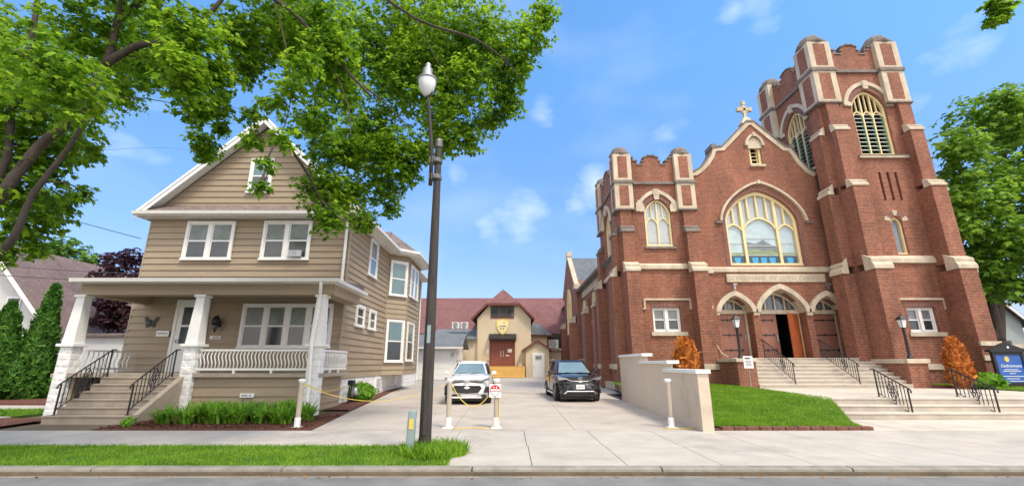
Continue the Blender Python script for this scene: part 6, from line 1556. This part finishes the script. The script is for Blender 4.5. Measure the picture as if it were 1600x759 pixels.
# lily clumps
g_ = np.random.default_rng(40)
def lily(x, y, s, seed, label, group='strap leaved lily clumps in the porch bed'):
    g2 = np.random.default_rng(seed); V = []; Fc = []
    for k in range(85):
        th = g2.uniform(0, 6.28); L = s*(.45+.4*g2.random()); out_ = .35+.75*g2.random(); wd = .028+.014*g2.random(); x0 = x+g2.normal()*.07; y0 = y+g2.normal()*.07
        prev = None; sx_, sy_ = -math.sin(th)*wd, math.cos(th)*wd
        for q in range(6):
            t_ = q/5; d_ = L*out_*t_**1.3*.9; z_ = .03+L*(1.15*t_-.75*out_*t_*t_); w_ = (1-t_**3)
            a_ = (x0+math.cos(th)*d_+sx_*w_, y0+math.sin(th)*d_+sy_*w_, z_); b_ = (x0+math.cos(th)*d_-sx_*w_, y0+math.sin(th)*d_-sy_*w_, z_)
            V += [a_, b_]
            if q: n_ = len(V); Fc.append([n_-4, n_-3, n_-1, n_-2])
    mb = MB(); mb.v = V; mb.f = Fc; mb.m = [0]*len(Fc)
    return tag(obj('lily_clump', mb, 'lily'), label, 'plant', group)
k = 0
for row, (yr, n_) in enumerate(((13.0, 9), (13.75, 8), (14.3, 8))):
    for i in range(n_):
        xx = -9.3+i*(3.15/(n_-1))+g_.normal()*.1+(.2 if row == 1 else 0)
        lily(xx, yr+g_.normal()*.12, .74+.14*g_.random(), 100+k, 'arching strap leaved green plant in the mulch bed before the porch skirt'); k += 1
for x_, y_ in ((-9.9, 12.25), (-15.4, 14.2)):
    shrub('seedling', 'tiny green seedling in the mulch ' + ('at the foot of the steps' if x_ > -12 else 'left of the porch steps'), 'plant', x_, y_, .03, .14, .16, 'lily', 90, .09, int(-x_*10), shape=OVAL)

# ------------------------------------------------------------------ neighbours, trees behind
t = thing('neighbour_house', 'pale grey gabled house behind the arborvitae at far left', 'house', (-35, 30, 0))
mb = MB(); mb.ext([(-42.5, 0), (-42.5, 3.4), (-36.3, 9.6), (-30.1, 3.2), (-30.1, 0)], 30.06, 42); obj('wall', mb, 'greysiding', t)
mbx = MB(FRONT(30.05)); siding(mbx, [(-42.5, .2), (-30.1, .2), (-30.1, 3.3), (-36.3, 9.6), (-42.5, 3.4)], e=.16, lap=.02); obj('front_wall', mbx, 'greysiding', t)
mb = MB(); slope(mb, -43, 3.2, -36.3, 9.95, 29.6, 42, .14); slope(mb, -36.3, 9.95, -29.7, 3.1, 29.6, 42, .14); obj('roof', mb, 'dustyroof', t)
mb = MB(); mb.ext([(-43, 3.08), (-36.3, 9.82), (-29.7, 2.98), (-29.7, 2.7), (-36.3, 9.5), (-43, 2.8)], 29.5, 29.599); obj('bargeboard', mb, 'white', t)
mb = MB(); mb.box(-34.2, -33.2, 29.95, 30.04, 4.5, 6.0); w_ = obj('window', mb, 'white', t); mb = MB(); mb.box(-34.08, -33.32, 29.92, 29.949, 4.62, 5.22); mb.box(-34.08, -33.32, 29.92, 29.949, 5.28, 5.88); obj('pane', mb, 'shade2', w_)
t = thing('neighbour_house', 'low house with brown red shingle roof behind the tall slim arborvitae', 'house', (-40, 38, 0))
mb = MB(); mb.box(-48, -32.5, 38, 48, 0, 6.3); obj('wall', mb, 'greysiding', t)
mb = MB(); mb.ext([(37.6, 6.2), (43, 9.1), (48.4, 6.2), (43, 8.9)], -49, -32, plane='yz'); obj('roof', mb, 'dustyroof', t)
for x_ in (-38.6, -36.9): mb = MB(); mb.box(x_-.45, x_+.45, 37.92, 38, 4.4, 6.0); w_ = obj('window', mb, 'white', t); mb = MB(); mb.box(x_-.35, x_+.35, 37.9, 37.919, 4.5, 5.9); obj('pane', mb, 'shade2', w_)
mb = MB(); mb.box(-24, -15.4, 24, 29, 0, 3.0, 0); mb.ext([(23.8, 3.0), (23.8, 3.12), (29, 3.5), (29, 3.0)], -24.3, -15.3, 1, plane='yz'); tag(obj('shed', mb, ['greysiding', 'shingle']), 'low white flat roofed garage seen behind the porch railing', 'garage')
t = thing('neighbour_house', 'grey gabled house half hidden behind the big tree at right', 'house', (36, 40, 0))
mb = MB(); mb.ext([(38, 0), (38, 5.5), (43, 10.5), (48, 5.5), (48, 0)], 42, 56, plane='xz'); obj('wall', mb, 'greysiding2', t)
mb = MB(); slope(mb, 37.3, 5.1, 43, 10.9, 41.5, 56, .2); slope(mb, 43, 10.9, 48.7, 5.1, 41.5, 56, .2); obj('roof', mb, 'slate', t)
mb = MB(); mb.ext([(37.3, 4.9), (43, 10.7), (48.7, 4.9), (48.7, 4.6), (43, 10.3), (37.3, 4.6)], 41.4, 41.499); obj('bargeboard', mb, 'white', t)
mb = MB(); mb.box(40.2, 41.3, 41.9, 41.999, 2.2, 3.9); w_ = obj('window', mb, 'white', t); mb = MB(); mb.box(40.32, 41.18, 41.88, 41.899, 2.35, 3.75); obj('pane', mb, 'glass', w_)
mb = MB(); mb.tube([(-60, 12, 8.6), (-14.95, 17.3, 3.8)], .018, 5)
def wire(label, a, b_, sag, r=.016):
    a, b_ = Vector(a), Vector(b_); mb = MB(); mb.tube([tuple(a.lerp(b_, t)-Vector((0, 0, sag*4*t*(1-t)))) for t in [i/12 for i in range(13)]], r, 5); tag(obj('power_line', mb, 'iron'), label, 'cable', 'overhead service cables at left')
wire('lower overhead cable crossing before the pale grey house', (-34, 22, 6.7), (-14.9, 17.6, 4.75), .15)
wire('middle overhead cable crossing before the pale grey house', (-38, 26, 8.0), (-14.9, 18.2, 5.2), .15)
wire('upper overhead cable meeting the upper storey of the tan house', (-34, 22, 12.4), (-15.3, 17.6, 6.6), .2)

# tree crowns as clumps (x, y, z, radius, density) and limbs, in metres
MAPLE_BLOBS = [(-8.13, 6.56, 6.47, 0.62, 1),
    (-8.93, 8.17, 6.74, 0.56, 1),
    (-8.63, 7.47, 5.36, 0.55, 1),
    (-6.47, 7.03, 6.83, 0.42, 1),
    (-5.27, 6.03, 6.2, 0.38, 1),
    (-6.09, 8.92, 8.58, 0.51, 1),
    (-5.19, 8.74, 8.79, 0.63, 1),
    (-3.62, 7.67, 7.75, 0.61, 1),
    (-3.67, 11.68, 10.28, 1.0, 1),
    (-2.51, 10.78, 10.03, 0.94, 1),
    (-1.04, 10.79, 9.83, 0.76, 1),
    (-4.18, 11.08, 7.18, 0.74, 1),
    (-3.26, 10.42, 6.84, 0.69, 1),
    (-1.11, 11.18, 7.58, 0.4, 1),
    (-1.7, 10.94, 7.45, 0.49, 1),
    (-0.62, 11.83, 8.65, 0.57, 1),
    (-7.03, 9.36, 6.31, 0.28, 1),
    (-4.38, 10.19, 5.69, 0.59, 1),
    (-1.93, 10.74, 9.38, 0.67, 1),
    (-2.28, 10.41, 7.02, 0.46, 1),
    (-2.6, 10.52, 6.35, 0.37, 1),
    (-12.29, 9.2, 9.35, 1.32, 1),
    (-8.89, 7.02, 5.88, 0.96, 1),
    (-8.68, 7.27, 4.64, 0.74, 1),
    (-10.5, 9.1, 4.36, 0.46, 1),
    (-6.87, 5.83, 5.71, 0.72, 1),
    (-9.73, 8.83, 6.35, 0.66, 1),
    (-7.65, 6.87, 7.39, 0.88, 1),
    (-9.32, 9.1, 7.83, 0.67, 1),
    (-8.51, 8.65, 8.2, 0.61, 1),
    (-10.14, 9.04, 4.78, 0.58, 1),
    (-9.33, 8.62, 4.85, 0.37, 1),
    (-8.96, 9.31, 9.64, 1.05, 1),
    (-5.75, 6.72, 7.27, 0.75, 1),
    (-5.63, 7.2, 6.81, 0.54, 1),
    (-5.73, 7.11, 6.07, 0.36, 1),
    (-7.09, 9.24, 6.54, 0.39, 1),
    (-5.26, 6.35, 6.07, 0.37, 1),
    (-5.76, 8.0, 8.51, 0.8, 1),
    (-6.41, 8.93, 8.23, 0.45, 0.7),
    (-5.63, 9.08, 9.63, 0.88, 1),
    (-5.32, 8.12, 6.56, 0.25, 0.8),
    (-4.33, 7.18, 6.25, 0.29, 0.7),
    (-4.69, 7.26, 5.57, 0.2, 0.7),
    (-3.34, 5.83, 4.79, 0.17, 0.7),
    (-4.16, 8.06, 8.73, 0.91, 1),
    (-4.49, 11.02, 10.89, 1.41, 1),
    (-3.66, 8.22, 7.39, 0.74, 1),
    (-3.9, 7.8, 6.29, 0.53, 1),
    (-4.6, 10.39, 7.01, 0.86, 1),
    (-4.73, 10.22, 5.87, 0.67, 1),
    (-4.0, 9.29, 4.72, 0.45, 1),
    (-4.18, 10.9, 5.97, 0.72, 1),
    (-3.92, 11.16, 8.01, 1.11, 1),
    (-3.34, 10.9, 6.15, 0.66, 1),
    (-2.9, 10.29, 6.87, 0.73, 1),
    (-2.85, 10.9, 9.28, 1.32, 1),
    (-3.07, 11.26, 11.55, 1.45, 1),
    (-1.8, 10.77, 10.68, 1.38, 1),
    (-1.36, 10.61, 8.87, 1.08, 1),
    (-1.85, 10.6, 7.98, 0.72, 1),
    (-1.34, 11.54, 8.22, 0.38, 1),
    (-0.5, 10.74, 10.65, 1.2, 1),
    (-0.23, 11.54, 9.73, 0.82, 1),
    (-0.04, 11.69, 9.06, 0.54, 1),
    (0.64, 11.18, 11.14, 0.75, 1),
    (1.0, 11.15, 11.88, 0.51, 1),
    (0.21, 11.28, 10.2, 0.64, 1),
    (-3.1, 10.92, 5.53, 0.25, 1),
    (-3.8, 6.27, 4.2, 0.12, 0.8),
    (-3.56, 5.89, 4.41, 0.13, 0.6),
    (-3.68, 6.67, 6.68, 0.42, 0.7),
    (-10.28, 7.1, 7.02, 1.34, 1),
    (-11.94, 8.71, 5.38, 1.39, 1),
    (-7.51, 5.95, 3.04, 0.33, 1),
    (-6.97, 6.42, 8.67, 1.19, 1),
    (-5.07, 7.95, 10.73, 1.63, 1),
    (-2.09, 11.85, 14.65, 2.2, 1),
    (-10.02, 9.07, 4.0, 0.25, 1),
    (-10.55, 8.98, 3.84, 0.27, 1),
    (-7.92, 7.65, 4.67, 0.22, 0.7),
    (-8.75, 8.49, 5.94, 0.28, 0.7),
    (-6.71, 8.85, 7.25, 0.38, 1),
    (-6.81, 9.32, 6.95, 0.22, 1),
    (-3.61, 10.43, 5.02, 0.37, 1),
    (-4.05, 7.1, 6.6, 0.33, 0.6)]
MAPLE_LIMBS = [([(-11.6, 8.3, -0.1),
    (-11.6, 8.3, 1.6),
    (-11.3, 8.3, 2.7)], 0.42, 0.34),
    ([(-11.3, 8.3, 2.6),
    (-8.69, 6.9, 3.86),
    (-8.05, 6.84, 5.16),
    (-7.49, 6.78, 5.74),
    (-7.17, 6.72, 6.73),
    (-7.11, 6.66, 7.63),
    (-7.17, 6.6, 8.87)], 0.105, 0.045),
    ([(-11.3, 8.3, 2.6),
    (-8.21, 6.9, 3.32),
    (-7.94, 6.87, 4.3),
    (-7.54, 6.83, 5.1),
    (-7.33, 6.8, 5.69)], 0.07, 0.03),
    ([(-11.3, 8.3, 2.6),
    (-8.85, 6.9, 4.03),
    (-8.54, 6.85, 4.93),
    (-8.73, 6.8, 6.13),
    (-8.67, 6.75, 7.29),
    (-8.85, 6.7, 8.53)], 0.08, 0.035),
    ([(-7.15, 6.7, 6.71),
    (-6.65, 6.67, 7.06),
    (-6.02, 6.65, 7.18),
    (-5.42, 6.62, 7.73),
    (-4.98, 6.6, 8.72)], 0.075, 0.03),
    ([(-7.26, 6.8, 7.75),
    (-6.3, 7.04, 9.04),
    (-4.72, 7.28, 8.65),
    (-3.83, 7.52, 7.86),
    (-3.14, 7.76, 7.14),
    (-2.87, 8.0, 6.93)], 0.062, 0.022),
    ([(-3.92, 7.7, 8.01),
    (-3.5, 7.67, 7.22),
    (-3.15, 7.63, 6.4),
    (-3.04, 7.6, 5.76)], 0.018, 0.007),
    ([(-6.27, 7.0, 9.0),
    (-4.06, 7.52, 9.89),
    (-2.06, 8.04, 8.88),
    (-0.84, 8.56, 8.81),
    (-0.11, 9.08, 8.61),
    (0.21, 9.6, 8.55)], 0.045, 0.012),
    ([(-3.32, 8.2, 7.45),
    (-2.72, 8.4, 7.04),
    (-2.18, 8.6, 6.54)], 0.025, 0.01),
    ([(-4.74, 7.3, 8.67),
    (-4.24, 7.2, 7.23),
    (-4.01, 7.1, 6.33),
    (-4.02, 7.0, 5.43)], 0.016, 0.006),
    ([(-2.31, 9.0, 9.74),
    (-1.83, 9.2, 8.8),
    (-1.27, 9.4, 7.86)], 0.016, 0.006)]
RIGHT_BLOBS = [(30.21, 25.48, 16.23, 2.3, 1),
    (33.98, 26.27, 17.64, 2.39, 1),
    (30.35, 24.17, 17.25, 1.11, 1),
    (26.68, 23.77, 13.97, 1.59, 1),
    (26.85, 24.78, 12.37, 1.26, 1),
    (25.94, 23.55, 10.65, 1.86, 1),
    (29.15, 24.53, 11.84, 2.49, 1),
    (34.42, 26.85, 14.18, 2.76, 1),
    (26.89, 24.33, 8.61, 1.71, 1),
    (27.2, 23.04, 8.24, 1.94, 1),
    (24.67, 23.18, 8.64, 0.91, 1),
    (26.01, 23.68, 6.6, 1.3, 1),
    (30.53, 26.13, 6.72, 1.79, 1),
    (31.59, 24.45, 10.2, 2.79, 1),
    (34.01, 24.16, 16.35, 3.3, 1),
    (25.02, 23.39, 9.83, 0.87, 1),
    (28.59, 26.93, 7.28, 0.81, 1),
    (31.03, 24.7, 6.44, 2.37, 1),
    (25.36, 23.83, 5.56, 0.71, 0.7),
    (26.2, 23.24, 5.3, 0.79, 0.7)]
RIGHT_LIMBS = [([(27.2, 25, 0.3),
    (27.1, 25, 1.5),
    (27.0, 25, 2.8)], 0.62, 0.5),
    ([(27.0, 25, 2.7),
    (26.2, 25, 4.5),
    (25.4, 24.6, 6.5),
    (25, 24.5, 9)], 0.3, 0.12),
    ([(27.0, 25, 2.7),
    (27.2, 25, 5),
    (27.6, 25, 9),
    (28, 25, 13)], 0.34, 0.1),
    ([(27.0, 25, 2.7),
    (28.2, 25.5, 4.8),
    (29.5, 26, 8),
    (31, 26, 12)], 0.3, 0.1),
    ([(27.0, 25, 2.6),
    (25.8, 25, 3.6),
    (24.6, 24.8, 4.9)], 0.16, 0.06)]
FARL_BLOBS = [(-50.15, 44.22, 10.94, 2.43, 1),
    (-48.4, 44.67, 12.39, 2.17, 1),
    (-47.91, 46.71, 13.24, 2.08, 1),
    (-48.41, 44.6, 10.34, 2.14, 1),
    (-44.21, 44.16, 10.92, 2.13, 1),
    (-48.71, 45.96, 13.76, 1.41, 1),
    (-43.88, 45.0, 11.78, 1.37, 1),
    (-57.0, 47.99, 13.19, 2.66, 1),
    (-55.28, 44.49, 11.67, 2.46, 1),
    (-52.82, 46.12, 13.09, 1.6, 1)]
PLUM_BLOBS = [(-30.48, 33.82, 9.25, 1.21, 1),
    (-28.87, 32.73, 9.5, 1.0, 1),
    (-32.14, 34.46, 9.66, 0.76, 1),
    (-29.81, 32.93, 7.57, 1.53, 1),
    (-29.31, 32.23, 6.02, 1.22, 1),
    (-28.34, 32.73, 6.09, 1.59, 1),
    (-28.87, 31.61, 4.57, 0.76, 1),
    (-28.52, 32.76, 4.68, 1.31, 1),
    (-27.64, 32.25, 7.92, 1.1, 1),
    (-32.56, 34.17, 8.3, 0.56, 0.8)]
SPRIG = [(9.72, 7.3, 8.55, 0.17, 1),
    (9.81, 7.3, 8.33, 0.15, 1),
    (9.58, 7.3, 8.18, 0.11, 1),
    (9.93, 7.3, 8.52, 0.12, 1)]
# trees
tree('street_maple', 'big leafy maple whose branches overhang the tan house and street lamp', 'tree', (-11.6, 8.3, 0), MAPLE_BLOBS, 'maple', 400, .105, 31, .34, MAPLE_LIMBS, cl=6, clr=.16, drop=.35, flat=1.0, shell=.25, nlimb=90)
tree('broadleaf_tree', 'large green broadleaf tree right of the church tower', 'tree', (27.2, 25, .4), RIGHT_BLOBS, 'tree_mid', 75, .30, 32, .50, RIGHT_LIMBS, cl=6, clr=.42, flat=.9, shell=.35)
tree('broadleaf_tree', 'round bright green tree behind the roofs at far left', 'tree', (-49, 46, 0), FARL_BLOBS, 'tree_far', 26, .50, 33, .4, cl=6, clr=.6, shell=.5)
tree('plum_tree', 'dark purple leaved tree behind the left corner of the tan house', 'tree', (-31, 33, 0), PLUM_BLOBS, 'plum', 50, .30, 34, .3, cl=6, clr=.4, shell=.45)
tree('hanging_sprig', 'small sprig of leaves hanging in the open sky above the church tower side', 'tree branch', (9.75, 7.3, 8.2), SPRIG, 'maple', 420, .12, 35, .02, [([(9.9, 7.2, 9.6), (9.8, 7.3, 8.9), (9.75, 7.3, 8.3)], .012, .005)], cl=6, clr=.12, nlimb=2)

# parts that hold several far-apart pieces become one part per piece
for o in list(bpy.data.objects):
    if o.type == 'MESH' and o.data.users == 1 and len(o.data.vertices) < 6000 and o.parent is not None and not o.children and o.name.split('.')[0] in SPLIT:
        split_pieces(o)
